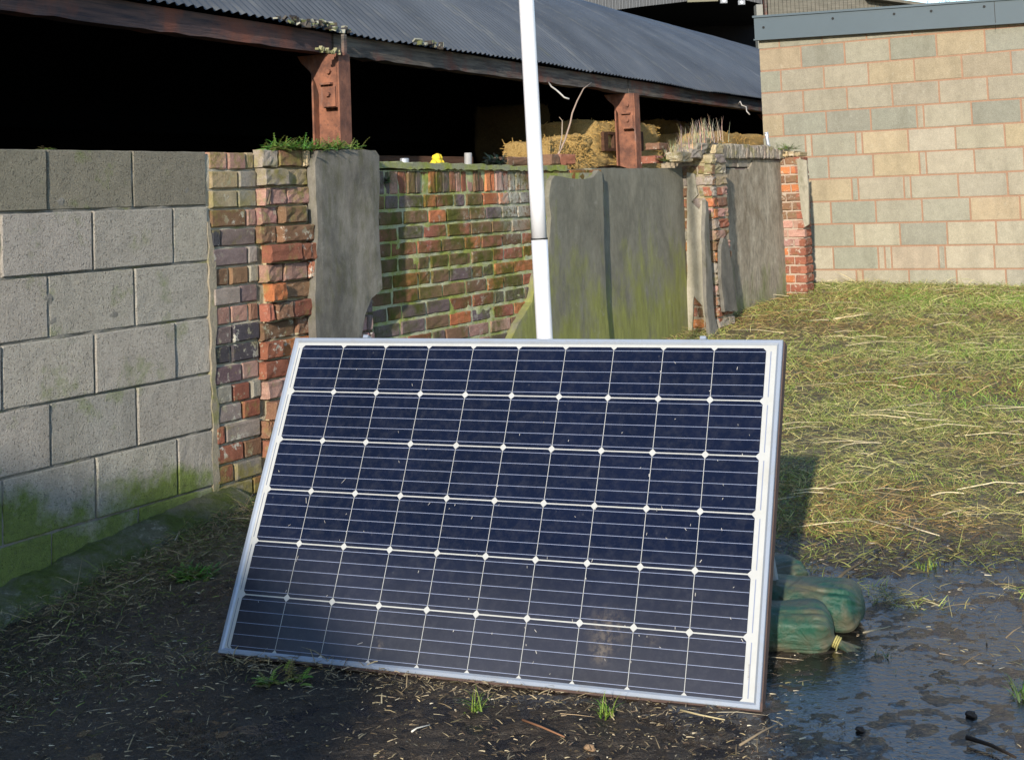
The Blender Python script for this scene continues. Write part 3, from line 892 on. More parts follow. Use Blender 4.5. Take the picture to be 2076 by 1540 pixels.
# mossy debris caught on the roof edge by the first post
db = MB(); rr = random.Random(3)
for u0, u1, n_ in ((600, 712, 55), (845, 905, 22), (560, 600, 6)):
    for _ in range(n_):
        u = rr.uniform(u0, u1); v = 59 + (u - 635) * .163 - rr.uniform(0, 18) * (1 if u0 == 600 else .6)
        a, z_ = naz(u, v, -.1)
        s_ = rr.uniform(.012, .035)
        c = npt(a, -.1 + (z_ - zeave) * .9, z_ + .01)
        rot = np.array(Matrix.Rotation(rr.uniform(0, 6), 3, 'X') @ Matrix.Rotation(rr.uniform(0, 6), 3, 'Z'))
        db.cbox(c, s_ * rr.uniform(.7, 2), s_, s_ * .35, rr.choice(((.03, .025, .02), (.12, .13, .06), (.25, .25, .2), (.06, .05, .04))), rot)
for _ in range(30):
    u = rr.uniform(640, 690); a, z_ = naz(u, 104 + (u - 640) * .13 - rr.uniform(0, 10), -.11)
    db.cbox(npt(a, -.112, z_), .02, .02, .012, rr.choice(((.14, .14, .05), (.2, .19, .1))))
tag(db.build('roof_edge_debris', M_LEAF, barn), kind='stuff')
# pale plank end at the joint over the first post
pk = MB(); a, z_ = naz(697, 95, -.12); pk.box(npt(a - .012, -.13, z_ - .055), ND * .03, NI * .02, Z * .13, (2.2, 2, 1.6)); pk.build('plank_end', M_BEAM, barn)

# straw bales inside
def bale(u0, u1, v0, v1, ins, depth, label, bright=1.0, yaw=0., name='straw_bale'):  # a low bright paints barn shade into the straw colour
    """u0..u1, v0..v1: outer face as seen; ins: how far inside the barn line it stands"""
    a0, zb = naz(u0, v1, ins); a1 = naz(u1, v1, ins)[0]; z1 = naz((u0 + u1) / 2, v0, ins)[1]
    w = a1 - a0; h = z1 - zb
    c = npt((a0 + a1) / 2, ins + depth / 2, zb)
    rr = random.Random(int(u0 * 7 + v0))
    ux = ND * math.cos(yaw) + NI * math.sin(yaw); uy = NI * math.cos(yaw) - ND * math.sin(yaw)
    mbb = MB(); bm = bmesh.new(); bmesh.ops.create_cube(bm, size=1); bmesh.ops.subdivide_edges(bm, edges=bm.edges[:], cuts=16, use_grid_fill=True)
    vs = []
    for v in bm.verts:
        q = v.co.copy()
        r_ = Vector((q.x, q.y * .9, q.z)).length
        q = q * (1 - .22 * max(0, r_ - .60))
        p = c + ux * q.x * w + uy * q.y * depth + Z * (q.z + .5) * h
        nz = noise.noise_vector(Vector(p) * 6) * .035 + noise.noise_vector(Vector(p) * 22) * .018
        vs.append(p + np.array(nz))
    mbb.add(vs, [tuple(l.vert.index for l in f.loops) for f in bm.faces], (bright,) * 3); bm.free()
    for _ in range(520):
        f = rr.choice(('f', 't', 'l', 'f'))
        a_, b_ = rr.uniform(-.5, .5), rr.uniform(0, 1)
        if f == 'f': p = c + ux * a_ * w - uy * (depth / 2) + Z * b_ * h
        elif f == 't': p = c + ux * a_ * w + uy * (b_ - .5) * depth + Z * h * .97
        else: p = c - ux * w / 2 + uy * a_ * depth + Z * b_ * h
        d = np.array([rr.gauss(0, 1), rr.gauss(0, 1), rr.gauss(0, .7)]); d /= np.linalg.norm(d); L = rr.uniform(.03, .09)
        e = np.cross(d, [0.3, .9, .1]); e = e / np.linalg.norm(e) * .002
        mbb.add([p - d * L / 2 - e, p - d * L / 2 + e, p + d * L / 2 + e, p + d * L / 2 - e], [(0, 1, 2, 3)], (bright * 1.3, bright * 1.25, bright * 1.1))
    o = mbb.build(name, M_STRAW, None, smooth=True, origin=(c[0], c[1], c[2]))
    return tag(o, label, 'straw bale', 'straw bales inside the barn')
bale(1112, 1160, 286, 352, -.12, .40, 'low loose straw bale partly behind the white pole')
bale(1168, 1200, 276, 352, -.12, .32, 'rounded golden bale between the white pole and the dark wooden frame')
bale(1190, 1348, 305, 372, .135, .6, 'sunlit bottom bale at the foot of the farther rusty post')
bale(1206, 1337, 249, 305, .15, .6, 'upper bale behind the farther rusty post with a dark frame against it')
bale(1337, 1400, 246, 320, .55, .6, 'bale end left of the dead grass tuft, barn shade painted in brown', .45)  # straw colour darkened to stand for shade under the eaves
bale(1400, 1470, 262, 345, .45, 1.0, 'bale hidden behind the dead grass tuft, its straw darkened for shade', .6)  # dimmer straw tone painted in for the shade
bale(1440, 1590, 272, 330, -.08, 1.0, 'long low bale beside the corner of the block building')
bale(1085, 1120, 212, 350, .75, .62, 'tall stack of bales left of the white pole, shade painted into its straw', .14)  # nearly black straw paints the shade deep inside the barn
# dark wooden frame
AE = naz(1330, 320, -.14)[0] - .06
def end_uv(u, v):
    d = ray(u, v); C0 = P1 + ND * AE; t = (C0 @ ND) / (d @ ND); q = d * t
    return (q - C0) @ NI, EYE + q[2]
fr = MB()
for (u0, v0, u1, v1) in ((1224, 267, 1232, 306), (1296, 267, 1304, 306), (1232, 267, 1296, 273), (1232, 300, 1296, 306), (1244, 273, 1249, 300)):
    # the frame stands against the end of the stack, square to the barn line
    A0, Z0 = naz(u0, v1, .112); A1, Z1 = naz(u1, v1, .112)[0], naz(u0, v0, .112)[1]
    fr.box(npt(A0, .104, Z0), ND * (A1 - A0), NI * .03, Z * (Z1 - Z0))
o = fr.build('wooden_frame', M_BROWN, origin=npt(naz(1264, 306, .11)[0], .11, naz(1264, 306, .11)[1]), fixn=True); tag(o, 'small dark square wooden frame leaning on straw behind the farther post', 'frame')
# low brown board behind the recess coping
bb = MB(); a_, b_, c_ = at(700, 352, 9.6), at(960, 352, 10.6), at(960, 318, 10.6)
bb.box(a_, b_ - a_, (-.02, .04, 0), (0, 0, c_[2] - b_[2])); o = bb.build('brown_board', M_BROWN, origin=a_)
tag(o, 'long dark brown board lying inside the barn behind the wall top', 'board')
sh = MB(); p = at(1215, 338, 10.6)
vs = []; fs = []
for i in range(13):
    for j in range(7):
        x = i / 12; y = j / 6; h = max(0, math.sin(math.pi * x)) * (1 - y * .8) * .06
        vs.append(p + np.array([x * .42 - .14, y * .3, -.05 + h * (1 + .4 * noise.noise(Vector((x * 6, y * 5, 1))))]))
for i in range(12):
    for j in range(6): fs.append((i * 7 + j, (i + 1) * 7 + j, (i + 1) * 7 + j + 1, i * 7 + j + 1))
sh.add(vs, fs); o = sh.build('plastic_sheet', plain('black plastic', (.02, .022, .03), .3, .2), origin=p)
tag(o, 'crumpled black plastic sheet at the foot of the farther rusty post', 'sheet')

# ------------------------------------------------------------------ tall barn far behind
tb_ = thing('tall_barn', at(1500, 300, 30) * np.array([1, 1, 0]) + np.array([0, 0, .7]), 'tall dark barn behind with ribbed grey cladding and silvered boards', 'barn')
YT = 30.0
def rect(mbx, u0, v0, u1, v1, Y, th=.1, col=(1, 1, 1)):
    a_, b_ = at(u0, v1, Y), at(u1, v0, Y); b_[0] = at(u1, v1, Y)[0]
    mbx.box(a_, (b_[0] - a_[0], 0, 0), (0, th, 0), (0, 0, b_[2] - a_[2]), col)
q = MB()
# dark opening: recessed back wall, floor to roof
rect(q, 1100, -200, 1640, 420, YT + 22, .2)
q.box((-2, YT, 7.3), (11, 0, 0), (0, 22.2, 0), (0, 0, .1))
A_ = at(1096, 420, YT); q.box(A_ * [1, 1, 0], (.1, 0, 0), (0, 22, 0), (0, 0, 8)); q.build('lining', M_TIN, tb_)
q = MB()
def ribbed(mbx, pts, Y):
    # cladding with vertical ribs; pts: (u, vbottom) lower edge
    x = 0
    for (u0, v0), (u1, v1) in zip(pts[:-1], pts[1:]):
        n = max(1, int((u1 - u0) / 3.4))
        for k in range(n):
            ua, ub = u0 + (u1 - u0) * k / n, u0 + (u1 - u0) * (k + 1) / n
            vb = v0 + (v1 - v0) * (k + .5) / n
            a_ = at(ua, vb, Y); b_ = at(ub, -220, Y); b_[0] = at(ub, vb, Y)[0]
            mbx.box(a_, (b_[0] - a_[0] - .006, 0, 0), (0, .05 if k % 2 else .02, 0), (0, 0, b_[2] - a_[2]), (1, 1, 1) if k % 2 else (.7, .7, .7))
ribbed(q, [(1100, 40), (1299, 14), (1395, 3), (1470, -6), (1518, 2), (1546, 9)], YT)
q.build('ribbed_cladding', plain('grey cladding', (.085, .092, .10), .6, .1, 3, .001), tb_)
q = MB(); rect(q, 1394, -20, 1456, 5, YT - .3, .1, (1, 1, 1)); q.build('pale_sheet', plain('pale board', (.15, .145, .10), .8, .1), tb_)
q = MB(); rect(q, 1539, 9, 1552, 130, YT - .5, .3); q.build('white_post', plain('white post', (.2, .2, .18), .7, .1), tb_)
q = MB(); rr = random.Random(9)
u = 1560
while u < 1890:
    w = 7.6 + rr.uniform(-.5, .5)
    vt = -40 if u < 1770 else (u - 1780) * .13
    a_, b_ = at(u, 120, YT - .6), at(u + w, vt, YT - .6); b_[0] = at(u + w, 120, YT - .6)[0]
    q.box(a_, (b_[0] - a_[0], 0, 0), (0, .025, 0), (0, 0, b_[2] - a_[2]), (rr.uniform(.75, 1.2),) * 3)
    u += w + .7
q.build('timber_boarding', M_BOARD, tb_)
q = MB(); rect(q, 1556, -60, 1562, 120, YT - .6, .2); rect(q, 1562, -60, 1780, 130, YT - .2, .1); q.build('boarding_frame', M_BEAM, tb_)
q = MB(); a_, b_ = at(1760, -4, YT - .9), at(1900, 16, YT - .9); q.box(a_, b_ - a_, (0, .8, 0), (0, 0, .06), (1, 1, 1)); q.build('roof_verge', M_BOARD, tb_)
for u, v in ((1467, 3), (1503, 6)):
    q = MB(); p = at(u, v, YT - .8); q.cbox(p, .14, .08, .09, (.35, .35, .35)); q.tube([p + Z * .04, p + Z * .22], .012, 6)
    q.tube([p - np.array([0, .04, 0]), p - np.array([0, .055, 0])], .035, 10, (.8, .8, .8))
    o = q.build('floodlight', M_GALV, origin=p); tag(o, 'small floodlight hanging in the tall barn, nearer the %s' % ('pale sheet' if u < 1480 else 'white post'), 'floodlight', 'floodlights on the tall barn')
# bare tree beyond
tr = thing('bare_tree', at(1900, 300, 46) * np.array([1, 1, 0]) + np.array([0, 0, .8]), 'leafless tree whose twigs show above the building trim', 'tree')
tm = MB(); tc_ = MB(); rr = random.Random(12)
def grow(p, d, L, r, lev):
    n = 4; pts = [p]
    for i in range(n):
        d = d + np.array([rr.gauss(0, .12), rr.gauss(0, .12), rr.gauss(0, .06)]); d /= np.linalg.norm(d)
        p = p + d * L / n; pts.append(p)
    (tm if lev < 2 else tc_).tube(pts, [r * (1 - .45 * i / n) for i in range(n + 1)], 5, (.12, .10, .09))
    if lev < 5:
        for _ in range(3 if lev < 4 else 4):
            a_ = rr.uniform(0, 6.28); s_ = rr.uniform(.4, .8)
            q = d + s_ * np.array([math.cos(a_), math.sin(a_), rr.uniform(-.2, .4)]); q /= np.linalg.norm(q)
            grow(pts[rr.choice((-1, -2, -1))], q, L * rr.uniform(.6, .78), r * .5, lev + 1)
grow(np.array(tr.location), np.array([0, 0, 1.]), 2.6, .16, 0)
tm.build('trunk', M_DRY, tr); tc_.build('twigs', M_DRY, tr)

# ------------------------------------------------------------------ wires, pipe
def wire(pix, Y, rad, name, label, mat, cat, parent=None):
    q = MB(); q.tube([at(u, v, Y + dy) for u, v, dy in pix], rad, 6)
    o = q.build(name, mat, parent, smooth=True, origin=None if parent is not None else at(pix[0][0], pix[0][1], Y))
    if parent is None: tag(o, label, cat)
    return o
ya = npt(naz(1130, 180)[0], 0, 0)[1] - .3
wire([(1112, 167, .1), (1118, 176, 0), (1128, 183, -.05), (1136, 190, -.1), (1144, 198, -.1), (1154, 201, -.1)], ya, .007, 'hanging_cable', 'short white cable end hanging from the beam beside the white pole', M_CABLE, 'cable')
yb = npt(naz(1505, 210)[0], 0, 0)[1] - .3
wire([(1495, 214, .1), (1501, 206, 0), (1504, 214, 0), (1513, 217, 0), (1514, 226, -.1), (1520, 233, -.1)], yb, .007, 'hanging_cable', 'short white cable end hanging from the beam close to the block building', M_CABLE, 'cable')
wire([(1551, 272, 0), (1554, 269, 0), (1555, 280, 0), (1557, 292, 0), (1560, 300, 0)], 12.6, .017, 'waste_pipe', 'short grey pipe bent over the wall at the block building corner', M_GALV, 'pipe')

# things on the wall top
def cyl(u, v0, v1, Y, r, name, label, mat, cat, grp=None):
    q = MB(); q.tube([at(u, v1, Y), at(u, v0 + 1, Y), at(u, v0, Y)], [r, r, r * .9], 14)
    o = q.build(name, mat, origin=at(u, v1, Y)); return tag(o, label, cat, grp)
cyl(820, 321, 345, 9.3, .030, 'metal_pipe', 'short shiny metal pipe end nearer the dark rendered slab', M_GALV, 'pipe', 'metal pipe ends behind the wall top')
cyl(949, 310, 345, 9.6, .026, 'metal_pipe', 'taller dull metal pipe end right of the yellow lump', plain('dull zinc', (.3, .3, .3), .5, .2), 'pipe', 'metal pipe ends behind the wall top')
s_, z_ = wsz(885, 333, -.1)
q = MB(); rr = random.Random(2)
bp = wp(s_, z_, -.1)
for (du, dv, r_) in ((-6, 0, .02), (2, -2, .028), (8, 0, .022), (0, -11, .024), (6, -12, .018), (-3, 0, .02), (-12, 2, .01)):
    c = wp(*wsz(885 + du, 331 + dv, -.1), -.1)
    bm = bmesh.new(); bmesh.ops.create_icosphere(bm, subdivisions=2, radius=r_)
    q.add([c + np.array(v.co) * (1 + .35 * noise.noise(Vector(v.co) * 60 + Vector((du, dv, 0)))) for v in bm.verts], [tuple(v.index for v in f.verts) for f in bm.faces]); bm.free()
o = q.build('yellow_lump', plain('yellow foam', (.72, .52, .03), .7, .15), origin=bp, smooth=True); tag(o, 'lumpy bright yellow foam sitting on the wall top', 'foam')
# loose bricks
def loose(u, v, w, h, off, nm, label, yaw=0.):
    s, z = wsz(u, v, off); r_ = random.Random(int(u)); q = MB()
    A = WD * math.cos(yaw) + WN * math.sin(yaw); N_ = WN * math.cos(yaw) - WD * math.sin(yaw)
    O = wp(s, z, off) - A * w / 2
    c = jit(PAL[nm], r_, .1)
    face_block(q, O, A, Z, N_, w, h, 0, c, r_, .005, back=.1)
    face_block(q, O - N_ * .105, N_, Z, -A, .105, h, 0, c, r_, .005, back=.05)
    o = q.build('loose_brick', M_BRICK3, origin=O); return tag(o, label, 'brick', 'loose bricks on the wall top')
loose(1127, 334, .12, .066, -.05, 'brown', 'loose brown brick on the wall top right beside the white pole')
loose(1152, 334, .16, .068, -.04, 'red', 'loose red brick with white marks on the wall top, next from the pole', .25)
loose(1345, 303, .17, .05, -.1, 'brown', 'upper loose brick by the dead stalks left of the tuft')
loose(1337, 331, .16, .055, -.05, 'red', 'lower orange loose brick right of the farther rusty post')
loose(1052, 335, .28, .05, -.06, 'brown', 'flat brown brick under loose straw left of the white pole')

# dry twigs standing on the wall
q = MB(); s_, z_ = wsz(1135, 325, -.08); b0 = wp(s_, z_, -.08)
def wpx(u, v, off=-.08): return wp(*wsz(u, v, off), off)
q.tube([wpx(1131, 315), wpx(1145, 285), wpx(1156, 250), wpx(1160, 230), wpx(1170, 205), wpx(1183, 180), wpx(1200, 167)], [.007, .0065, .006, .0055, .005, .004, .002], 6, (.3, .22, .17))
q.tube([wpx(1133, 312), wpx(1139, 275), wpx(1140, 245), wpx(1134, 238)], [.004, .004, .0035, .002], 6, (.32, .26, .2))
o = q.build('dead_shoot', M_DRY, origin=b0, smooth=True); tag(o, 'tall thin leafless woody shoot growing from the wall top by the white pole', 'shoot')

def leafy(name, pts, label, cat, seed, n, leaf, col, spread, h):
    """small plant: a tuft of fine stems with leaflets in pairs"""
    r_ = random.Random(seed); q = MB(); base = np.mean(pts, 0)
    for _ in range(n):
        b = np.array(pts[r_.randrange(len(pts))]) + np.array([r_.gauss(0, spread), r_.gauss(0, spread), 0])
        d = np.array([r_.gauss(0, .8), r_.gauss(0, .8), r_.uniform(.25, 1.0)]); d /= np.linalg.norm(d)
        L = h * r_.uniform(.5, 1.1); c = tuple(x * r_.uniform(.6, 1.35) for x in col)
        P = [b]
        for i in range(6):
            d = d + np.array([0, 0, -.12]); d /= np.linalg.norm(d); P.append(P[-1] + d * L / 6)
        q.tube(P, [.0014, .0012, .001, .001, .0008, .0007, .0005], 3, c)
        for i in range(1, 7):
            for sgn in (-1, 1):
                sd = np.cross(d, Z) * sgn; sd /= np.linalg.norm(sd) + 1e-6
                l_ = leaf * (1.2 - i * .12); e = d * .6 + sd; e /= np.linalg.norm(e)
                nz = np.array([0, 0, r_.uniform(-.3, .3)]); w_ = np.cross(e, Z) * .5 * l_ + nz * l_ * .3
                p0 = P[i]; q.add([p0, p0 + e * l_ * .5 + w_, p0 + e * l_, p0 + e * l_ * .5 - w_], [(0, 1, 2, 3)], c)
    o = q.build(name, M_LEAF, origin=base); return tag(o, label, cat)
leafy('fern', [wpx(u, 303, -.02 + (u % 3) * .03) for u in range(556, 716, 8)], 'bright green ferny plant on top of the brick wall before the nearer rusty post', 'plant', 1, 520, .015, (.16, .26, .045), .024, .075)
leafy('weed', [wpx(100, 303, -.05), wpx(92, 303, -.05)], 'tiny green weed on top of the grey block wall', 'plant', 2, 12, .012, (.12, .15, .03), .012, .03)
leafy('weed', [wpx(1590 + i, 303, .05) for i in (0, 8, 16)], 'green weed on the wall end against the block building', 'plant', 3, 40, .02, (.12, .16, .03), .03, .08)
leafy('weed', [wpx(1345 + i, 326, -.02) for i in (0, 8, 14)], 'small green weed on the wall top at the foot of the dead tuft', 'plant', 4, 30, .02, (.12, .16, .03), .03, .07)
leafy('dark_plant', [wpx(1002, 330, -.1), wpx(1008, 328, -.1)], 'dark green rounded plant on the wall top beside straw', 'plant', 5, 60, .022, (.03, .05, .035), .02, .07)
leafy('weed', [wpx(785, 370, -.01)], 'little green weed rooted in the wall just right of the dark rendered slab', 'plant', 6, 16, .012, (.06, .11, .03), .01, .05)

def tuft(name, pts, label, cat, seed, n, h, col, wdt=.0022, lean=.35, spread=.03, mat=None, kind=None, bend=.5):
    r_ = random.Random(seed); q = MB(); base = np.mean(pts, 0)
    for _ in range(n):
        b = np.array(pts[r_.randrange(len(pts))]) + np.array([r_.gauss(0, spread), r_.gauss(0, spread), 0])
        a_ = r_.uniform(0, 6.28); d = np.array([math.cos(a_) * lean * r_.uniform(.1, 1.3), math.sin(a_) * lean * r_.uniform(.1, 1.3), 1.]); d /= np.linalg.norm(d)
        L = h * r_.uniform(.4, 1.1); w_ = np.array([-math.sin(a_), math.cos(a_), 0]) * wdt * r_.uniform(.7, 1.3)
        c = tuple(x * r_.uniform(.7, 1.3) for x in col); P = [b]
        for i in range(4):
            P.append(P[-1] + d * L / 4); d = d + np.array([math.cos(a_), math.sin(a_), -.6]) * bend * .4 * r_.uniform(.4, 1); d /= np.linalg.norm(d)
        vs = []
        for i, p in enumerate(P): k_ = 1 - i / 4.4; vs += [p - w_ * k_, p + w_ * k_]
        q.add(vs, [(2 * i, 2 * i + 1, 2 * i + 3, 2 * i + 2) for i in range(4)], c)
    o = q.build(name, mat or M_LEAF, origin=base); return tag(o, label, cat, kind=kind)
tuft('dead_grass', [wpx(u, v, .05) for u, v in ((1405, 300), (1415, 292), (1425, 288), (1436, 286), (1448, 290), (1395, 306))], 'pale dead grass tuft standing on the broken brick pier', 'plant', 8, 190, .20, (.33, .29, .2), .003, .35, .05, M_DRY, bend=.25)
tuft('dead_grass', [wpx(u, v, -.02) for u, v in ((1370, 312), (1380, 310), (1362, 318), (1390, 306))], 'low dead grass spreading along the wall top left of the pier tuft', 'plant', 9, 150, .14, (.28, .24, .16), .003, .6, .05, M_DRY, bend=.5)

# ------------------------------------------------------------------ solar panel
PW, PH = 1.664, 1.0135
T = T0
xl, xr = -.0355, 1.6265; yt_, yb2 = .0235, -.9962
def pp(x, y, d=0.): return T + e1 * x + e2 * y + e3 * d
sp = thing('solar_panel', pp(.8, yb2) * np.array([1, 1, 0]), 'large solar panel with silver frame leaning back in the mud', 'solar panel')
fw = .0165; dp = .035
fm = MB()
def quadp(mbx, x0, y0, x1, y1, d0, d1, col=(1, 1, 1)): mbx.box(pp(x0, y0, d0), e1 * (x1 - x0), e2 * (y1 - y0), e3 * (d1 - d0), col)
# frame rails: outer lip proud of the glass, mitred corners drawn as separate rails
def rail(a, b, inn):
    # a,b outer corners; inn inward unit vector in (x,y); profile: outer edge, lip, bevel to the glass
    a = np.array(a); b = np.array(b); dirv = (b - a) / np.linalg.norm(b - a)
    prof = [(0, -dp), (0, .0), (.0015, .0015), (fw * .62, .0015), (fw, -.0018), (fw, -dp)]
    vs = []
    for (t, d) in prof:
        A_ = a + inn * t + dirv * t; B_ = b + inn * t - dirv * t
        vs += [pp(A_[0], A_[1], d), pp(B_[0], B_[1], d)]
    n = len(prof)
    return vs, [(2 * i, 2 * i + 1, 2 * ((i + 1) % n) + 1, 2 * ((i + 1) % n)) for i in range(n)]
for a, b, inn in (((xl, yb2), (xr, yb2), np.array([0, 1.])), ((xr, yb2), (xr, yt_), np.array([-1., 0])), ((xr, yt_), (xl, yt_), np.array([0, -1.])), ((xl, yt_), (xl, yb2), np.array([1., 0]))):
    vs, fs = rail(a, b, inn); fm.add(vs, fs)
frm = fm.build('frame', M_FRAME, sp, fixn=True)
bs = MB(); quadp(bs, xl + fw - .001, yb2 + fw - .001, xr - fw + .001, yt_ - fw + .001, -.008, -.0030); sheet = bs.build('backsheet', M_SHEET, sp)
px, py = .158, .158 * 1.03706
cell = MB(); bus = MB(); rr = random.Random(4)
gx, gy = .0009, .0018; ch_ = .0092
for r_ in range(6):
    for c_ in range(10):
        x0, x1 = c_ * px + gx, (c_ + 1) * px - gx; y1, y0 = -r_ * py - gy, -(r_ + 1) * py + gy
        P_ = [(x0 + ch_, y0), (x1 - ch_, y0), (x1, y0 + ch_), (x1, y1 - ch_), (x1 - ch_, y1), (x0 + ch_, y1), (x0, y1 - ch_), (x0, y0 + ch_)]
        tone = rr.uniform(.9, 1.12)
        cell.add([pp(x, y, -.0026) for x, y in P_], [tuple(range(8))], (tone,) * 3)
        for fr_ in (.075, .29, .505, .72, .93):
            yy = y1 + (y0 - y1) * fr_
            bus.add([pp(x0 + .001, yy - .00062, -.0023), pp(x1 - .001, yy - .00062, -.0023), pp(x1 - .001, yy + .00062, -.0023), pp(x0 + .001, yy + .00062, -.0023)], [(0, 1, 2, 3)])
cell.build('cell_grid', M_CELL, sp, fixn=False); bus.build('busbar_lines', M_BUS, sp)
# end ribbons and barcode strip at the margins
rb_ = MB(); rb2 = MB()
for r_ in range(0, 6):
    y1, y0 = -r_ * py - .012, -(r_ + 1) * py + .012
    xx = 1.58 + .012
    rb_.add([pp(xx, y0, -.0024), pp(xx + .003, y0, -.0024), pp(xx + .003, y1, -.0024), pp(xx, y1, -.0024)], [(0, 1, 2, 3)], (.75, .75, .75))
    xx = -.012
    rb2.add([pp(xx, y0, -.0024), pp(xx + .0022, y0, -.0024), pp(xx + .0022, y1, -.0024), pp(xx, y1, -.0024)], [(0, 1, 2, 3)], (.35, .37, .4))
rb_.build('edge_ribbon', M_BUS, sp); rb2.build('edge_ribbon', M_BUS, sp)
bc = MB(); rr = random.Random(8); y = -.925
while y < -.885:
    h_ = rr.uniform(.0006, .0016); bc.add([pp(1.589, y, -.0023), pp(1.595, y, -.0023), pp(1.595, y + h_, -.0023), pp(1.589, y + h_, -.0023)], [(0, 1, 2, 3)]); y += h_ + rr.uniform(.0006, .0014)
bc.build('barcode_strip', plain('grey print', (.2, .2, .2), .6, .1), sp)
bt = MB(); quadp(bt, xl + .004, yb2 - .006, xr + .006, yb2 + .02, -.052, -.004); quadp(bt, xr + .0005, yb2 + .0, xr + .0035, yt_ - .0, -.045, -.012)
bt.build('timber_edge', plain('rusty brown edge', (.075, .048, .04), .8, .5, 12, .001), sp)
for x in (.235, 1.385):
    cl = MB(); quadp(cl, x - .009, yt_ + .0, x + .009, yt_ + .010, -.02, .004); cl.build('clip', M_FRAME, sp)
# rear supports
for x in (.12, 1.5):
    q = MB(); top = pp(x, -.12, -.05); fx = top.copy(); fx = top + hn * .35; fx[2] = g(fx[0], fx[1]) + .01
    q.tube([top, fx], .016, 8); q.tube([pp(x, -.97, -.05), fx], .014, 8); q.build('rear_strut', M_GALV, sp)
# chaff stuck to the glass
ds = MB(); rr = random.Random(77)
for _ in range(85):
    x, y = rr.uniform(0, 1.58), -rr.random() ** .8 * .97; a_ = rr.gauss(1.57, .5); L = rr.choice((.004, .005, .007, .009, .018 if rr.random() < .3 else .006)); w = rr.uniform(.0004, .0007)
    d = np.array([math.cos(a_), math.sin(a_)]); n_ = np.array([-d[1], d[0]]) * w
    q0 = np.array([x, y]); gg = rr.uniform(.3, .6); c = (gg, gg * .97, gg * .9)
    ds.add([pp(*(q0 - d * L / 2 - n_), 0.0004), pp(*(q0 + d * L / 2 - n_), .0006), pp(*(q0 + d * L / 2 + n_), .0006), pp(*(q0 - d * L / 2 + n_), .0004)], [(0, 1, 2, 3)], c)
for (u, v, du, dv) in ((1476, 1018, 5, 12), (1508, 1226, 6, -6), (1182, 899, 6, -8), (541, 1117, 0, 5), (654, 1110, 1, 3), (935, 720, 1, 6)):
    pass
tag(ds.build('chaff_specks', M_DRY, sp), kind='stuff')

# ------------------------------------------------------------------ white pole
YP = 5.45
pt = at(1104, 680, YP); pm = at(1093.5, 485, YP); pt2 = at(1067, 0, YP)
d_ = (pt2 - pt) / np.linalg.norm(pt2 - pt)
base = pt + d_ * ((g(pt[0], pt[1]) - pt[2]) / d_[2]) ; top = pt2 + d_ * 1.2
pl = thing('white_pole', base, 'tall smooth white pole standing behind the solar panel', 'pole')
r1, r2 = 16.6 / 2900 * YP, 15.6 / 2900 * YP
q = MB(); q.tube([base + (pm - base) * k_ / 8 for k_ in range(9)], r1, 32, (1, 1, 1)); q.build('lower_tube', M_WHITE, pl, smooth=True, fixn=True)
q = MB(); q.tube([pm + d_ * .003 + (top - pm) * k_ / 12 for k_ in range(13)], r2, 32, (1, 1, 1)); q.build('upper_tube', M_WHITE, pl, smooth=True, fixn=True)
q = MB(); q.tube([pm - d_ * .0015, pm + d_ * .0045], r1 + .001, 32); q.build('joint_ring', M_BLACK, pl)
q = MB(); q.cbox(base + Z * .008, .22, .22, .016); q.build('base_plate', M_GALV, pl)
for o_ in pl.children:
    if 'tube' in o_.name:
        for p_ in o_.data.polygons:
            if len(p_.vertices) > 4: p_.use_smooth = False

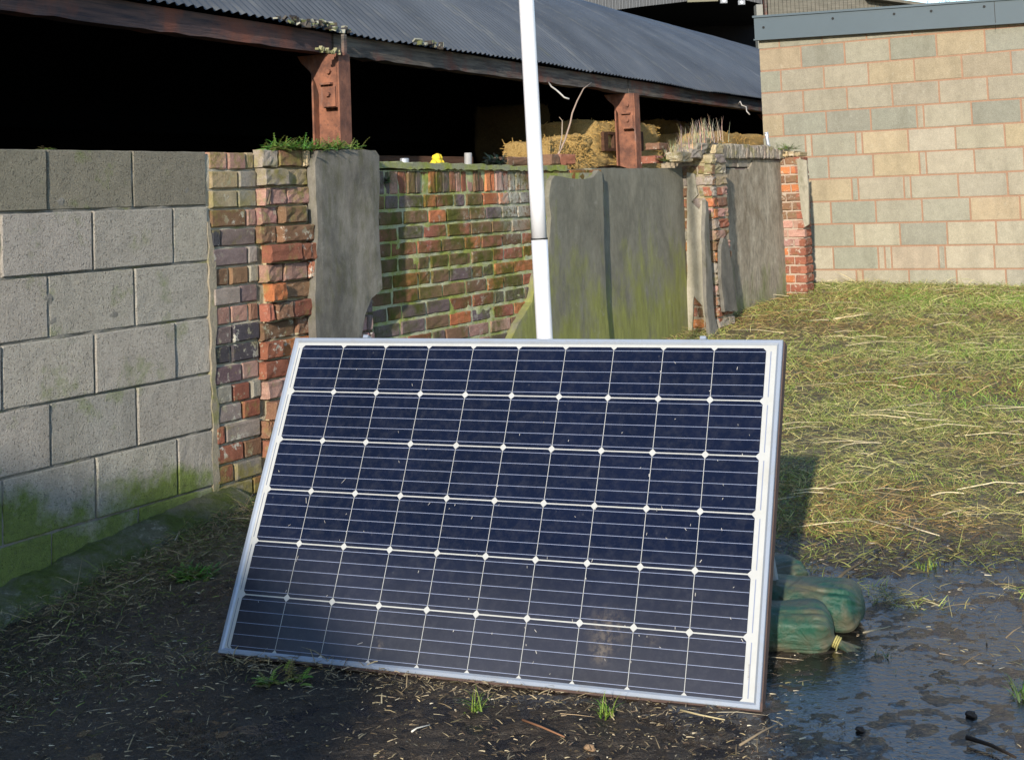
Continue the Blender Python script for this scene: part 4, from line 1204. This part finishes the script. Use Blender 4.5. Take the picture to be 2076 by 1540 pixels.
# ------------------------------------------------------------------ sandbags
def sandbag(c, L, w, h, yaw, seed, label, tail=True, pitchz=0.):
    th = thing('sandbag', c, label, 'sandbag', 'green sandbags behind the panel')
    ux = np.array([math.cos(yaw), math.sin(yaw), pitchz]); ux /= np.linalg.norm(ux); uy = np.cross(Z, ux); uy /= np.linalg.norm(uy)
    q = MB(); n, mm = 120, 96; vs = []
    def crease(v, w_): return max(0, 1 - abs(v) / w_)
    for i in range(n + 1):
        t = i / n; x = (t - .5) * L; e_ = abs(2 * t - 1)
        f = max((1 - e_ ** 9) ** .6, .05)          # a full, square-ended sack
        f *= 1 + .05 * math.sin(t * 5 + seed)
        for j in range(mm):
            a_ = 2 * math.pi * j / mm
            ca, sa = math.cos(a_), math.sin(a_)
            yy = math.copysign(abs(ca) ** .75, ca) * w / 2 * f
            zz = math.copysign(abs(sa) ** (.8 if sa > 0 else .45), sa) * h / 2 * f
            p = np.array([x, yy, zz])
            k = 1 + .07 * noise.noise(Vector((x * 5, ca * 1.2, sa * 1.2 + seed)))
            # slack folds running along the sack, wandering a little
            for m_, (c0, w_, d_) in enumerate(((.9, .16, .07), (2.1, .13, .06), (3.3, .18, .07), (4.0, .12, .05))):
                ph = a_ - c0 - .5 * noise.noise(Vector((x * 5 + m_, seed, m_)))
                k -= d_ * crease(ph, w_) * (.4 + .6 * abs(noise.noise(Vector((x * 6, m_ * 3., seed))) * 2))
            # pleats drawn towards the tied end, cross folds where it sags
            k += max(0, t - .62) / .38 * .05 * math.sin(a_ * 13 + seed + 1.2 * math.sin(a_ * 3))
            k -= .05 * crease(t - .42 - .05 * math.sin(a_ * 2 + seed), .035) * max(0, sa)
            k += .012 * noise.noise(Vector((x * 50, yy * 50, zz * 50)))
            sag = -.018 * max(0, sa) * math.sin(math.pi * t) - .012 * e_ ** 3
            vs.append(c + ux * (x + .006 * noise.noise(Vector((yy * 20, zz * 20, i * .0 + seed)))) + uy * p[1] * k + Z * (p[2] * k + h * .42 + sag))
    fs = [(i * mm + j, i * mm + (j + 1) % mm, (i + 1) * mm + (j + 1) % mm, (i + 1) * mm + j) for i in range(n) for j in range(mm)]
    fs += [tuple(range(mm - 1, -1, -1)), tuple(n * mm + j for j in range(mm))]
    q.add(vs, fs); q.build('bag_body', M_SAND, th, smooth=True)
    # a seam line
    sm_ = MB(); pts = []
    for i in range(12, n - 11, 2):
        pts.append(np.array(vs[i * mm + int(mm * .56)]) - uy * 0.0005)
    sm_.tube(pts, .0016, 4, (.3, .3, .3)); sm_.build('seam', M_SAND, th)
    if tail:
        # gathered neck tied with string
        e = c + ux * (L / 2 - .012) + Z * h * .16 - uy * w * .12
        k = MB(); n_ = 10; mm = 30; vs = []
        dr = ux * .9 - uy * .25 - Z * .42; dr /= np.linalg.norm(dr); sdv = np.cross(dr, Z); sdv /= np.linalg.norm(sdv); upv = np.cross(sdv, dr)
        for i in range(n_ + 1):
            t = i / n_
            wd_ = (.020, .014, .012, .015, .020, .026, .031, .035, .038, .040, .041)[i]; th_ = (.020, .013, .011, .010, .009, .008, .0075, .007, .0065, .006, .0055)[i]
            for j in range(mm):
                a_ = 2 * math.pi * j / mm; fr_ = 1 + .22 * math.sin(a_ * 7 + 1) * t
                vs.append(e + dr * (t * .10 + (.012 * math.sin(a_ * 5) if i == n_ else 0)) + sdv * math.cos(a_) * wd_ * fr_ + upv * (math.sin(a_) * th_ + .008 * t * math.sin(math.cos(a_) * 6)))
        k.add(vs, [(i * mm + j, i * mm + (j + 1) % mm, (i + 1) * mm + (j + 1) % mm, (i + 1) * mm + j) for i in range(n_) for j in range(mm)] + [tuple(n_ * mm + j for j in range(mm))])
        k.build('gathered_neck', M_SAND, th, smooth=True)
        s_ = MB()
        for tt in (.013, .019, .025):
            pr = e + dr * tt
            s_.tube([pr + .0165 * (math.cos(a_) * sdv + math.sin(a_) * upv) for a_ in np.linspace(0, 6.28, 17)], .003, 5, (.34, .30, .11), cap=False)
        s_.tube([e + dr * .02 - uy * .014, e + dr * .01 - uy * .03 - Z * .03, e - ux * .02 - uy * .03 - Z * .045], .0022, 5, (.36, .33, .14))
        s_.build('string', M_DRY, th, smooth=True)
    return th
def gp(u, v):
    d = ray(u, v); Y = 4.3
    for _ in range(20): Y = (g(d[0] * Y, Y) - EYE) / d[2]
    return np.array([d[0] * Y, Y, g(d[0] * Y, Y)])
f1 = gp(1610, 1325)
sandbag(np.array([f1[0] - .065, f1[1] + .10, f1[2]]), .40, .22, .15, R(-8), 1, 'nearest green sandbag with tied neck lying in brown water by the panel corner')
f2 = gp(1690, 1288)
sandbag(np.array([f2[0] - .065, f2[1] + .14, f2[2] + .01]), .38, .23, .15, R(-22), 5, 'middle faded green sandbag just behind the tied one', tail=False)
f3 = gp(1590, 1215)
sandbag(np.array([f3[0] - .10, f3[1] + .12, f3[2] + .0]), .40, .22, .12, R(12), 9, 'hindmost dark green sandbag mostly hidden behind the panel edge', tail=False)
lf = MB(); c = np.array([f2[0] - .02, f2[1] + .06, f2[2] + .16])
pcs = []
for i in range(7):
    t = i / 6; pcs.append((at(1674 + 40 * t, 1236 - 7 * math.sin(t * 3) + 2 * t, f2[1] - .005)))
vs = []
for i, p in enumerate(pcs): w_ = .010 * math.sin(math.pi * (i + .6) / 7.2); vs += [p - Z * w_, p + Z * w_ + np.array([0, .01, 0])]
lf.add(vs, [(2 * i, 2 * i + 2, 2 * i + 3, 2 * i + 1) for i in range(6)], (.55, .48, .22))
o = lf.build('dead_leaf', M_DRY, origin=pcs[0]); tag(o, 'curled pale yellow dead leaf lying on the middle sandbag', 'leaf')

# ------------------------------------------------------------------ grass, straw and chaff
def blades(name, P, dirs, L, wd, cols, mat, label, cat, arch=.2, lift=0.0, curl=.12):
    """many thin bent blades in one mesh"""
    n = len(P); nz = np.zeros((n, 3)); nz[:, 2] = 1
    side = np.cross(dirs, nz); sn = np.linalg.norm(side, axis=1, keepdims=True); side = side / np.maximum(sn, 1e-5)
    up = np.cross(side, dirs); rl = np.random.default_rng(9).normal(0, .75, (n, 1)); bs_ = side
    side = side * np.cos(rl) + up * np.sin(rl)
    V_ = np.zeros((n, 6, 3), np.float64); k = [0, .5, 1.0]
    bend = np.random.default_rng(3).normal(0, curl, (n, 1))
    for i, t in enumerate(k):
        c = P + dirs * (L * t)[:, None]
        c[:, 2] += (lift + arch * L * (t * (1 - t)) * 2)
        c = c + bs_ * (bend * L[:, None] * (t * (1 - t)) * 2)
        w = (wd * (1, .85, .25)[i])[:, None]
        V_[:, 2 * i] = c - side * w; V_[:, 2 * i + 1] = c + side * w
    me = bpy.data.meshes.new(name)
    me.vertices.add(n * 6); me.vertices.foreach_set('co', V_.astype(np.float32).ravel())
    idx = (np.arange(n)[:, None] * 6 + np.array([0, 1, 3, 2, 2, 3, 5, 4])[None, :]).ravel().astype(np.int32)
    me.loops.add(n * 8); me.loops.foreach_set('vertex_index', idx)
    me.polygons.add(n * 2); me.polygons.foreach_set('loop_start', np.arange(0, n * 8, 4, dtype=np.int32))
    me.update(calc_edges=True); me.validate()
    ca = me.color_attributes.new('Col', 'FLOAT_COLOR', 'POINT')
    C = np.ones((n * 6, 4), np.float32); C[:, :3] = np.repeat(cols, 6, 0); ca.data.foreach_set('color', C.ravel())
    me.materials.append(mat); o = bpy.data.objects.new(name, me); COL.objects.link(o)
    return tag(o, label, cat, kind='stuff')
rng = np.random.default_rng(5)
gv = np.vectorize(g)
def vn(x, y, f, off=0.): return np.array([noise.noise(Vector((a * f + off, b * f, off))) for a, b in zip(x, y)])
def wall_side(x, y):   # distance in front of the old wall line
    return (x - W0[0]) * WN[0] + (y - W0[1]) * WN[1]
def bld_side(x, y): return (x - B0[0]) * BN[0] + (y - B0[1]) * BN[1]
def field(n, ylo, yhi, power=1.6):
    y = ylo + (yhi - ylo) * rng.random(n) ** power
    x = rng.uniform(-1.6, .40 * y + .6, n)
    ok = (wall_side(x, y) > .02) & (bld_side(x, y) > .02)
    # edge of the mud
    edge = 5.15 + .5 * vn(x, y, 1.4, 3.) + .45 * vn(x, y, 4., 1.) + np.where(x < .75, 1.2 - x * .9, 0) * .6 - np.clip(x - 1.0, 0, 9) * .12
    dens = np.clip((y - edge) / .5 + .15, 0, 1)
    dens = dens * np.clip(.85 + vn(x, y, 7., 40.) * 1.1 + .7 * vn(x, y, 2.2, 44.), .35, 1)
    ok &= rng.random(n) < dens
    # not under the panel
    rel = np.stack([x - T[0], y - T[1]], 1); a_ = rel @ e1[:2]; b_ = rel @ hn[:2]
    ok &= ~((a_ > -.05) & (a_ < 1.66) & (b_ < -.0) & (b_ > -.6))
    return x[ok], y[ok]
# green grass
x, y = field(185000, 4.3, 14.2, 1.7)
n = len(x); nz = vn(x, y, .9, 7.) + .5 * vn(x, y, 3., 2.)
gm = np.clip(.68 + nz * 1.3 + np.where(y > 11.2, .45, 0) * np.clip(x - 2.2, 0, 1) + np.clip((x - 1.8) * .12, 0, .3), .12, 1)
keep = rng.random(n) < gm; x, y = x[keep], y[keep]; n = len(x)
a_ = rng.uniform(0, 2 * np.pi, n); el = rng.uniform(.15, .9, n)
dirs = np.stack([np.cos(a_) * np.cos(el), np.sin(a_) * np.cos(el), np.sin(el)], 1)
sz = 1 + (y - 5) * .07
L = rng.uniform(.02, .06, n) * np.clip(sz, .8, 1.4); wd = rng.uniform(.0007, .0017, n) * sz
base = np.array([[.13, .195, .035]]); alt = np.array([[.28, .34, .08]]); yel = np.array([[.44, .40, .15]])
t_ = rng.random((n, 1)); cols = base * (1 - t_) + alt * t_; m_ = rng.random(n) < .3; cols[m_] = yel * rng.uniform(.6, 1.2, (m_.sum(), 1))
P = np.stack([x, y, gv(x, y) - .003], 1)
blades('grass', P, dirs, L, wd, cols, M_LEAF, 'short green and yellowing mown grass', 'grass', .1)
# fresh green strip along the block building, and greener clumps nearer
n = 110000; x = rng.uniform(.8, 6.3, n); y = np.where(rng.random(n) < .55, rng.uniform(10.2, 13.7, n), rng.uniform(4.9, 10.2, n))
band = np.clip(1 - np.abs(bld_side(x, y) - 1.0) / .75, 0, 1) * np.clip((x - 2.7) * 1.5, 0, 1) * np.clip(.75 + vn(x, y, 1.5, 60.) * 1.5, .1, 1)
near = np.clip(vn(x, y, 1.1, 70.) * 2.6 - .25 + np.clip((x - 1.9) * .5, 0, .5), 0, .7) * (y < 9.5) * np.clip((y - 5.3) * 2, 0, 1)
ok = (rng.random(n) < np.maximum(band, near)) & (wall_side(x, y) > .1) & (bld_side(x, y) > .12)
x, y = x[ok], y[ok]; n = len(x); a_ = rng.uniform(0, 6.28, n); el = rng.uniform(.25, 1.1, n)
dirs = np.stack([np.cos(a_) * np.cos(el), np.sin(a_) * np.cos(el), np.sin(el)], 1)
L = rng.uniform(.02, .06, n); wd = rng.uniform(.0012, .0028, n)
t_ = rng.random((n, 1)); cols = np.array([[.10, .20, .03]]) * (1 - t_) + np.array([[.26, .36, .07]]) * t_
P = np.stack([x, y, gv(x, y)], 1)
blades('fresh_grass', P, dirs, L, wd, cols, M_LEAF, 'brighter green grass along the block building and in clumps', 'grass', .15)
# mown straw litter lying flat
x, y = field(185000, 4.3, 14.2, 1.7)
n = len(x); a_ = rng.normal(0.1, .7, n) + rng.choice([0, np.pi], n); el = rng.normal(.08, .2, n)
wild = rng.random(n) < .4; a_[wild] = rng.uniform(0, 6.28, wild.sum())
dirs = np.stack([np.cos(a_) * np.cos(el), np.sin(a_) * np.cos(el), np.sin(el)], 1)
sz = 1 + (y - 5) * .07
L = rng.gamma(1.8, .024, n) * sz + .01; wd = rng.uniform(.0005, .0013, n) * sz
pal = np.array([[.50, .42, .22], [.32, .26, .12], [.62, .53, .30], [.15, .11, .06], [.36, .34, .14], [.25, .27, .08]])
cols = pal[rng.integers(0, 6, n)] * rng.uniform(.55, 1.1, (n, 1))
br = np.clip(.5 + vn(x, y, .8, 20.) * 1.4 + .6 * vn(x, y, 2.6, 21.) + np.clip((y - 9) * .08, 0, .3) - np.clip((x - 2.2) * .15, 0, .5), 0, 1)[:, None]
cols = cols * (1 - br) * np.array([[.95, 1.0, .85]]) + cols * br * np.array([[.82, .62, .5]])
P = np.stack([x, y, gv(x, y) + rng.uniform(-.002, .018, n)], 1)
blades('mown_litter', P, dirs, L, wd, cols, M_DRY, 'brown and pale mown litter lying over the grass', 'straw', .12)
# long pale straws
x, y = field(1100, 4.5, 13.5, 1.5); n = len(x)
a_ = rng.normal(0.05, .35, n) + rng.choice([0, np.pi], n); el = rng.normal(.03, .04, n)
dirs = np.stack([np.cos(a_) * np.cos(el), np.sin(a_) * np.cos(el), np.sin(el)], 1)
L = rng.gamma(3, .07, n); wd = rng.uniform(.0012, .0024, n)
cols = np.array([[.60, .51, .32]]) * rng.uniform(.6, 1.1, (n, 1))
P = np.stack([x, y, gv(x, y) + rng.uniform(.01, .03, n)], 1)
blades('long_straw', P, dirs, L, wd, cols, M_DRY, 'long pale straws scattered over the cut grass', 'straw', .08)
# chaff and bits on the mud
n = 15000; x = rng.uniform(-2.0, 2.3, n); y = rng.uniform(3.2, 5.9, n)
ok = (wall_side(x, y) > .17); x, y = x[ok], y[ok]
wetp = (x > .75) & (y < 5.0)
ok = ~(wetp & (rng.random(len(x)) < .55)) & (rng.random(len(x)) < np.clip(.55 + vn(x, y, 2.4, 80.) * 1.2 + vn(x, y, 7., 81.) * .8, .08, 1)); x, y = x[ok], y[ok]; n = len(x)
a_ = rng.normal(.1, .7, n); dirs = np.stack([np.cos(a_), np.sin(a_), rng.normal(0, .06, n)], 1)
L = rng.gamma(1.0, .008, n) + .002; wd = rng.uniform(.0005, .0017, n)
pal = np.array([[.50, .41, .27], [.32, .24, .15], [.17, .12, .08], [.62, .55, .40], [.22, .19, .09]])
big = rng.random(n) < .05; L[big] *= 3.2
cols = pal[rng.integers(0, 5, n)] * rng.uniform(.6, 1.1, (n, 1))
P = np.stack([x, y, gv(x, y) + rng.uniform(.003, .010, n)], 1)
blades('chaff', P, dirs, L, wd, cols, M_DRY, 'small bits of chaff and stalk strewn on the mud', 'chaff', .03, curl=.03)
# heaps of litter under the panel foot and at the wall foot
def heap(name, cx, cy, sx, sy, ang, n, cols_, label, h=.03, Lm=.03, green=.0, wscale=1.):
    a0 = rng.normal(0, sx, n); b0 = rng.normal(0, sy, n)
    x = cx + a0 * math.cos(ang) - b0 * math.sin(ang); y = cy + a0 * math.sin(ang) + b0 * math.cos(ang)
    ok = wall_side(x, y) > .14
    x, y = x[ok], y[ok]; n = len(x)
    a_ = rng.uniform(0, 6.28, n); el = rng.normal(.15, .25, n)
    dirs = np.stack([np.cos(a_) * np.cos(el), np.sin(a_) * np.cos(el), np.sin(el)], 1)
    L = rng.gamma(1.4, Lm / 2, n) + .006; wd = rng.uniform(.0008, .002, n) * wscale
    pal = np.array(cols_); cols = pal[rng.integers(0, len(pal), n)] * rng.uniform(.6, 1.2, (n, 1))
    P = np.stack([x, y, gv(x, y) + rng.uniform(0, h, n)], 1)
    blades(name, P, dirs, L, wd, cols, M_DRY, label, 'litter', .1, curl=.06)
BRN = [[.22, .17, .10], [.32, .26, .15], [.13, .15, .05], [.11, .085, .05], [.15, .19, .05]]
heap('wall_foot_litter', -1.12, 6.0, .75, .11, math.atan2(.872, .489), 6500, BRN, 'dull brown and green litter at the foot of the left wall', .05, .04)
heap('wall_foot_litter', -1.35, 5.25, .35, .12, math.atan2(.872, .489), 1800, BRN, 'thin litter where the footing meets the mud', .02, .03)
b_l = pp(.1, yb2)
heap('panel_foot_litter', b_l[0] + .02, b_l[1] - .05, .18, .04, PAZ, 330, BRN[:2] + [[.12, .09, .05], [.30, .23, .12]], 'litter caught under the left foot of the panel', .02, .04)
heap('panel_foot_litter', pp(.8, yb2)[0], pp(.8, yb2)[1] - .09, .5, .045, PAZ, 900, BRN[:2] + [[.13, .10, .06], [.38, .31, .2]], 'chaff band along the middle of the panel foot', .010, .014, wscale=.8)
heap('mud_litter', .2, 3.58, .5, .11, -.1, 900, BRN[:2] + [[.13, .1, .06], [.10, .07, .05], [.36, .3, .19]], 'chaff bank on the mud before the panel', .010, .011, wscale=.8)
heap('mud_litter', 1.35, 4.45, .55, .35, -.3, 500, [[.30, .27, .12], [.16, .12, .07], [.09, .07, .04], [.4, .34, .2]], 'scattered stalks and grass bits across the wet mud right of the panel', .008, .03)
heap('mud_litter', 1.45, 5.15, .5, .12, 0, 1500, [[.12, .14, .04], [.2, .2, .07], [.1, .08, .05]], 'loose cut grass thinning out onto the wet mud', .015, .05)
heap('mud_litter', -1.25, 4.45, .35, .22, 1.0, 1500, BRN, 'dull litter thinning out over the shaded mud on the left', .012, .022)
heap('mud_litter', -.75, 3.95, .5, .18, .2, 700, BRN[:2] + [[.13, .1, .06], [.4, .33, .2]], 'sparse straw bits on the shaded mud', .008, .018)
# green tufts in the mud
def gt(u, v, n_, h_, label, seed, col=(.12, .19, .03), lean=.9, spread=.012):
    p = gp(u, v); tuft('grass_tuft', [p], label, 'grass tuft', seed, n_, h_, col, .0018, lean, spread, bend=.8)
gt(1230, 1452, 34, .085, 'green grass tuft in front of the panel edge near its right corner', 21)
gt(968, 1440, 36, .075, 'spreading green grass tuft under the middle of the panel', 22, lean=1.4)
gt(2068, 1412, 46, .09, 'green grass tuft in the wet mud at the frame edge', 23, (.07, .12, .03), spread=.02)
gt(1790, 1330, 12, .05, 'sparse green sprout in the wet mud right of the tied sandbag', 24, (.07, .11, .03), 1.3)
gt(1600, 1178, 70, .10, 'bright green grass clump behind the sandbags', 25, (.16, .2, .05), .9, .035)
gt(1880, 1150, 40, .045, 'leafy green clump at the edge of the grass', 26, (.14, .19, .03), 1.0, .022)
leafy('weed', [gp(608, 1375), gp(598, 1372)], 'small round leaved weed under the panel near its left corner', 'weed', 31, 12, .014, (.16, .2, .04), .02, .06)
leafy('weed', [gp(390 + i, 1165) for i in (-20, -8, 0, 10, 22)], 'patch of green leafy weed on the ground near the grey block wall', 'weed', 32, 170, .014, (.10, .19, .035), .028, .045)
leafy('weed', [gp(540, 1384)], 'thin trailing weed along the panel foot near its left corner', 'weed', 36, 26, .011, (.16, .21, .05), .012, .04)
# sticks
def stick(pix, r_, col, label, name='stick', lift=.012):
    q = MB(); pts = [gp(u, v) + Z * lift for u, v in pix]; q.tube(pts, [r_ * (1 - .5 * i / (len(pts) - 1)) for i in range(len(pts))], 6, col)
    o = q.build(name, M_DRY, origin=pts[0], smooth=True); return tag(o, label, 'stick')
stick([(1688, 1190), (1715, 1165), (1745, 1147), (1790, 1118)], .006, (.10, .08, .05), 'dark forked looking stick on the grass behind the sandbags')
stick([(1960, 1504), (2010, 1520), (2060, 1545)], .006, (.05, .035, .025), 'dark wet stick lying in the puddled mud at the lower corner')
stick([(1750, 1290), (1785, 1282), (1806, 1277)], .003, (.35, .3, .2), 'thin pale stick beside the middle sandbag')
stick([(1690, 650), (1740, 642), (1772, 640)], .008, (.55, .45, .28), 'short pale straw stem on the grass near the block building')
stick([(1060, 1468), (1100, 1483), (1145, 1503)], .0035, (.22, .11, .06), 'reddish brown stick on the mud before the panel')
stick([(835, 1492), (845, 1485), (872, 1478)], .0025, (.6, .58, .5), 'small white curved stem on the mud')
stick([(355, 1110), (368, 1085), (392, 1063)], .0025, (.4, .36, .27), 'upright pale bent straw near the foot of the grey block wall', lift=.03)
stick([(270, 1190), (300, 1172), (322, 1160)], .0028, (.36, .31, .22), 'thin dry stem lying on the litter before the concrete footing')
stick([(1380, 1448), (1420, 1458), (1470, 1468)], .003, (.42, .35, .2), 'straight yellow straw on the mud below the panel right corner')
stick([(1500, 1520), (1545, 1492), (1590, 1470)], .003, (.22, .17, .11), 'crooked brown twig on the mud right of the panel corner')
stick([(1830, 1068), (1865, 1080), (1905, 1092)], .0035, (.58, .5, .34), 'pale slanting straw on the grass behind the sandbags')
stick([(1430, 760), (1500, 745), (1600, 742)], .004, (.4, .32, .2), 'long brown straw behind the top of the panel')
def stone(u, v, r_, col, label):
    p = gp(u, v); bm = bmesh.new(); bmesh.ops.create_icosphere(bm, subdivisions=3, radius=r_); q = MB()
    q.add([p + Z * r_ * .3 + np.array(w.co) * np.array([1.2, 1, .7]) * (1 + .5 * noise.noise(Vector(w.co) * 1.3 / r_)) for w in bm.verts], [tuple(w.index for w in f.verts) for f in bm.faces]); bm.free()
    for c in range(len(q.c)): q.c[c] = col
    o = q.build('stone', plain('stone %d' % int(u), (1, 1, 1), .8, .3, 40, .002), origin=p); tag(o, label, 'stone')
stone(1197, 1518, .012, (.25, .16, .09), 'small tan stone on the mud at the lower edge')
stone(1745, 1480, .010, (.05, .038, .03), 'dark wet clod in the puddled mud')
stone(1970, 1450, .012, (.05, .038, .03), 'larger dark clod standing in the puddled mud')

# ------------------------------------------------------------------ farm buildings behind the viewpoint that shade the left side
SAZ, SEL = R(13.3), R(17.6)
SD = np.array([math.sin(SAZ), math.cos(SAZ), 0]); SP_ = np.array([math.cos(SAZ), -math.sin(SAZ), 0])
shd = thing('farm_shed', SD * -9 + SP_ * -4, 'shed behind the viewpoint whose shadow covers the foot of the left wall', 'shed')
q = MB(); tn = math.tan(SEL); al = -8.0
def prism(mbx, pts, a0, depth):
    n = len(pts); vs = []
    for a in (a0, a0 - depth):
        for (p, z) in pts: vs.append(SP_ * p + SD * a + Z * z)
    mbx.add(vs, [tuple(range(n)), tuple(range(2 * n - 1, n - 1, -1))] + [(i, (i + 1) % n, n + (i + 1) % n, n + i) for i in range(n)])
def zq(qq): return EYE + qq - al * tn
prism(q, [(-14, -.2), (-3.42, -.2), (-3.42, zq(4.6)), (-8.8, zq(6.6)), (-14, zq(4.6))], al, 8)
prism(q, [(-3.4, -.2), (-1.30, -.2), (-1.30, zq(-.12)), (-1.63, zq(.14)), (-2.5, zq(.58)), (-3.4, zq(.60))], al, 3)
q.build('walls', plain('shed cladding', (.2, .2, .19), .8, .2, 2), shd, fixn=True)

# person taking the photograph, behind the lens
pr = bpy.data.meshes.new('person')
J = {}
def PV(x, y, z, r_): return ((x, y, z), r_)
nodes = [PV(0, 0, .98, .14), PV(0, 0, 1.15, .135), PV(0, 0, 1.32, .155), PV(0, 0, 1.45, .10), PV(0, .01, 1.52, .055), PV(0, .03, 1.60, .085), PV(0, .03, 1.70, .09), PV(0, .02, 1.77, .05),
         PV(-.10, 0, .93, .10), PV(-.12, .02, .52, .062), PV(-.13, 0, .10, .042), PV(-.14, .14, .05, .035),
         PV(.10, 0, .93, .10), PV(.12, .02, .52, .062), PV(.13, 0, .10, .042), PV(.14, .14, .05, .035),
         PV(-.19, 0, 1.42, .062), PV(-.25, .03, 1.16, .048), PV(-.11, .24, 1.28, .034), PV(-.075, .30, 1.31, .026),
         PV(.19, 0, 1.42, .062), PV(.25, .03, 1.16, .048), PV(.11, .24, 1.28, .034), PV(.075, .30, 1.31, .026)]
edges = [(0, 1), (1, 2), (2, 3), (3, 4), (4, 5), (5, 6), (6, 7), (0, 8), (8, 9), (9, 10), (10, 11), (0, 12), (12, 13), (13, 14), (14, 15), (3, 16), (16, 17), (17, 18), (18, 19), (3, 20), (20, 21), (21, 22), (22, 23)]
radii = [r_ for _, r_ in nodes]
vts = [v for v, _ in nodes]
# five fingers per hand, curled round the phone
for s_, hand in ((-1, 19), (1, 23)):
    hx, hy, hz = vts[hand]
    for k in range(4):
        i0 = len(vts); vts += [(hx + s_ * .004, hy + .02, hz + .03 - k * .018), (hx - s_ * .012, hy + .042, hz + .034 - k * .019), (hx - s_ * .03, hy + .036, hz + .034 - k * .019)]; radii += [.0095, .0085, .0075]
        edges += [(hand, i0), (i0, i0 + 1), (i0 + 1, i0 + 2)]
    i0 = len(vts); vts += [(hx - s_ * .01, hy - .005, hz + .03), (hx - s_ * .03, hy + .0, hz + .045)]; radii += [.011, .009]; edges += [(hand, i0), (i0, i0 + 1)]
off = SD * -.42 + SP_ * .02
pr.from_pydata([tuple(np.array([v[0] * SP_[0] + v[1] * SD[0], v[0] * SP_[1] + v[1] * SD[1], v[2]])) for v in vts], edges, [])
po = bpy.data.objects.new('person', pr); COL.objects.link(po); po.location = tuple(off)
mo_ = po.modifiers.new('Skin', 'SKIN'); 
for v, r_ in zip(pr.skin_vertices[0].data, radii): v.radius = (r_, r_)
pr.skin_vertices[0].data[0].use_root = True
ss = po.modifiers.new('Sub', 'SUBSURF'); ss.levels = 1; ss.render_levels = 1
pr.materials.append(plain('dark jacket cloth', (.03, .035, .05), .9, .2))
tag(po, 'person in a dark jacket behind the viewpoint whose shadow falls on the wet mud', 'person')

# ------------------------------------------------------------------ light
w = bpy.data.worlds.new('World'); sc.world = w; w.use_nodes = True
nt = w.node_tree; bg = nt.nodes['Background']
sky = nt.nodes.new('ShaderNodeTexSky'); sky.sky_type = 'NISHITA'; sky.sun_disc = False
sky.sun_elevation = SEL; sky.sun_rotation = R(180) + SAZ
sky.air_density = 1.0; sky.dust_density = .25; sky.ozone_density = 2.6
nt.links.new(sky.outputs[0], bg.inputs[0]); bg.inputs[1].default_value = .15
sd = bpy.data.lights.new('sun', 'SUN'); so = bpy.data.objects.new('sun', sd); COL.objects.link(so)
sd.energy = 3.6; sd.angle = R(.9); sd.color = (1.0, .90, .76)
dvec = Vector((SD[0] * math.cos(SEL), SD[1] * math.cos(SEL), -math.sin(SEL)))
so.rotation_euler = dvec.to_track_quat('-Z', 'Y').to_euler()
so.location = (-3, -12, 8)
sc.view_settings.view_transform = 'Standard'; sc.view_settings.look = 'None'; sc.view_settings.gamma = 1
sc.view_settings.exposure = .92
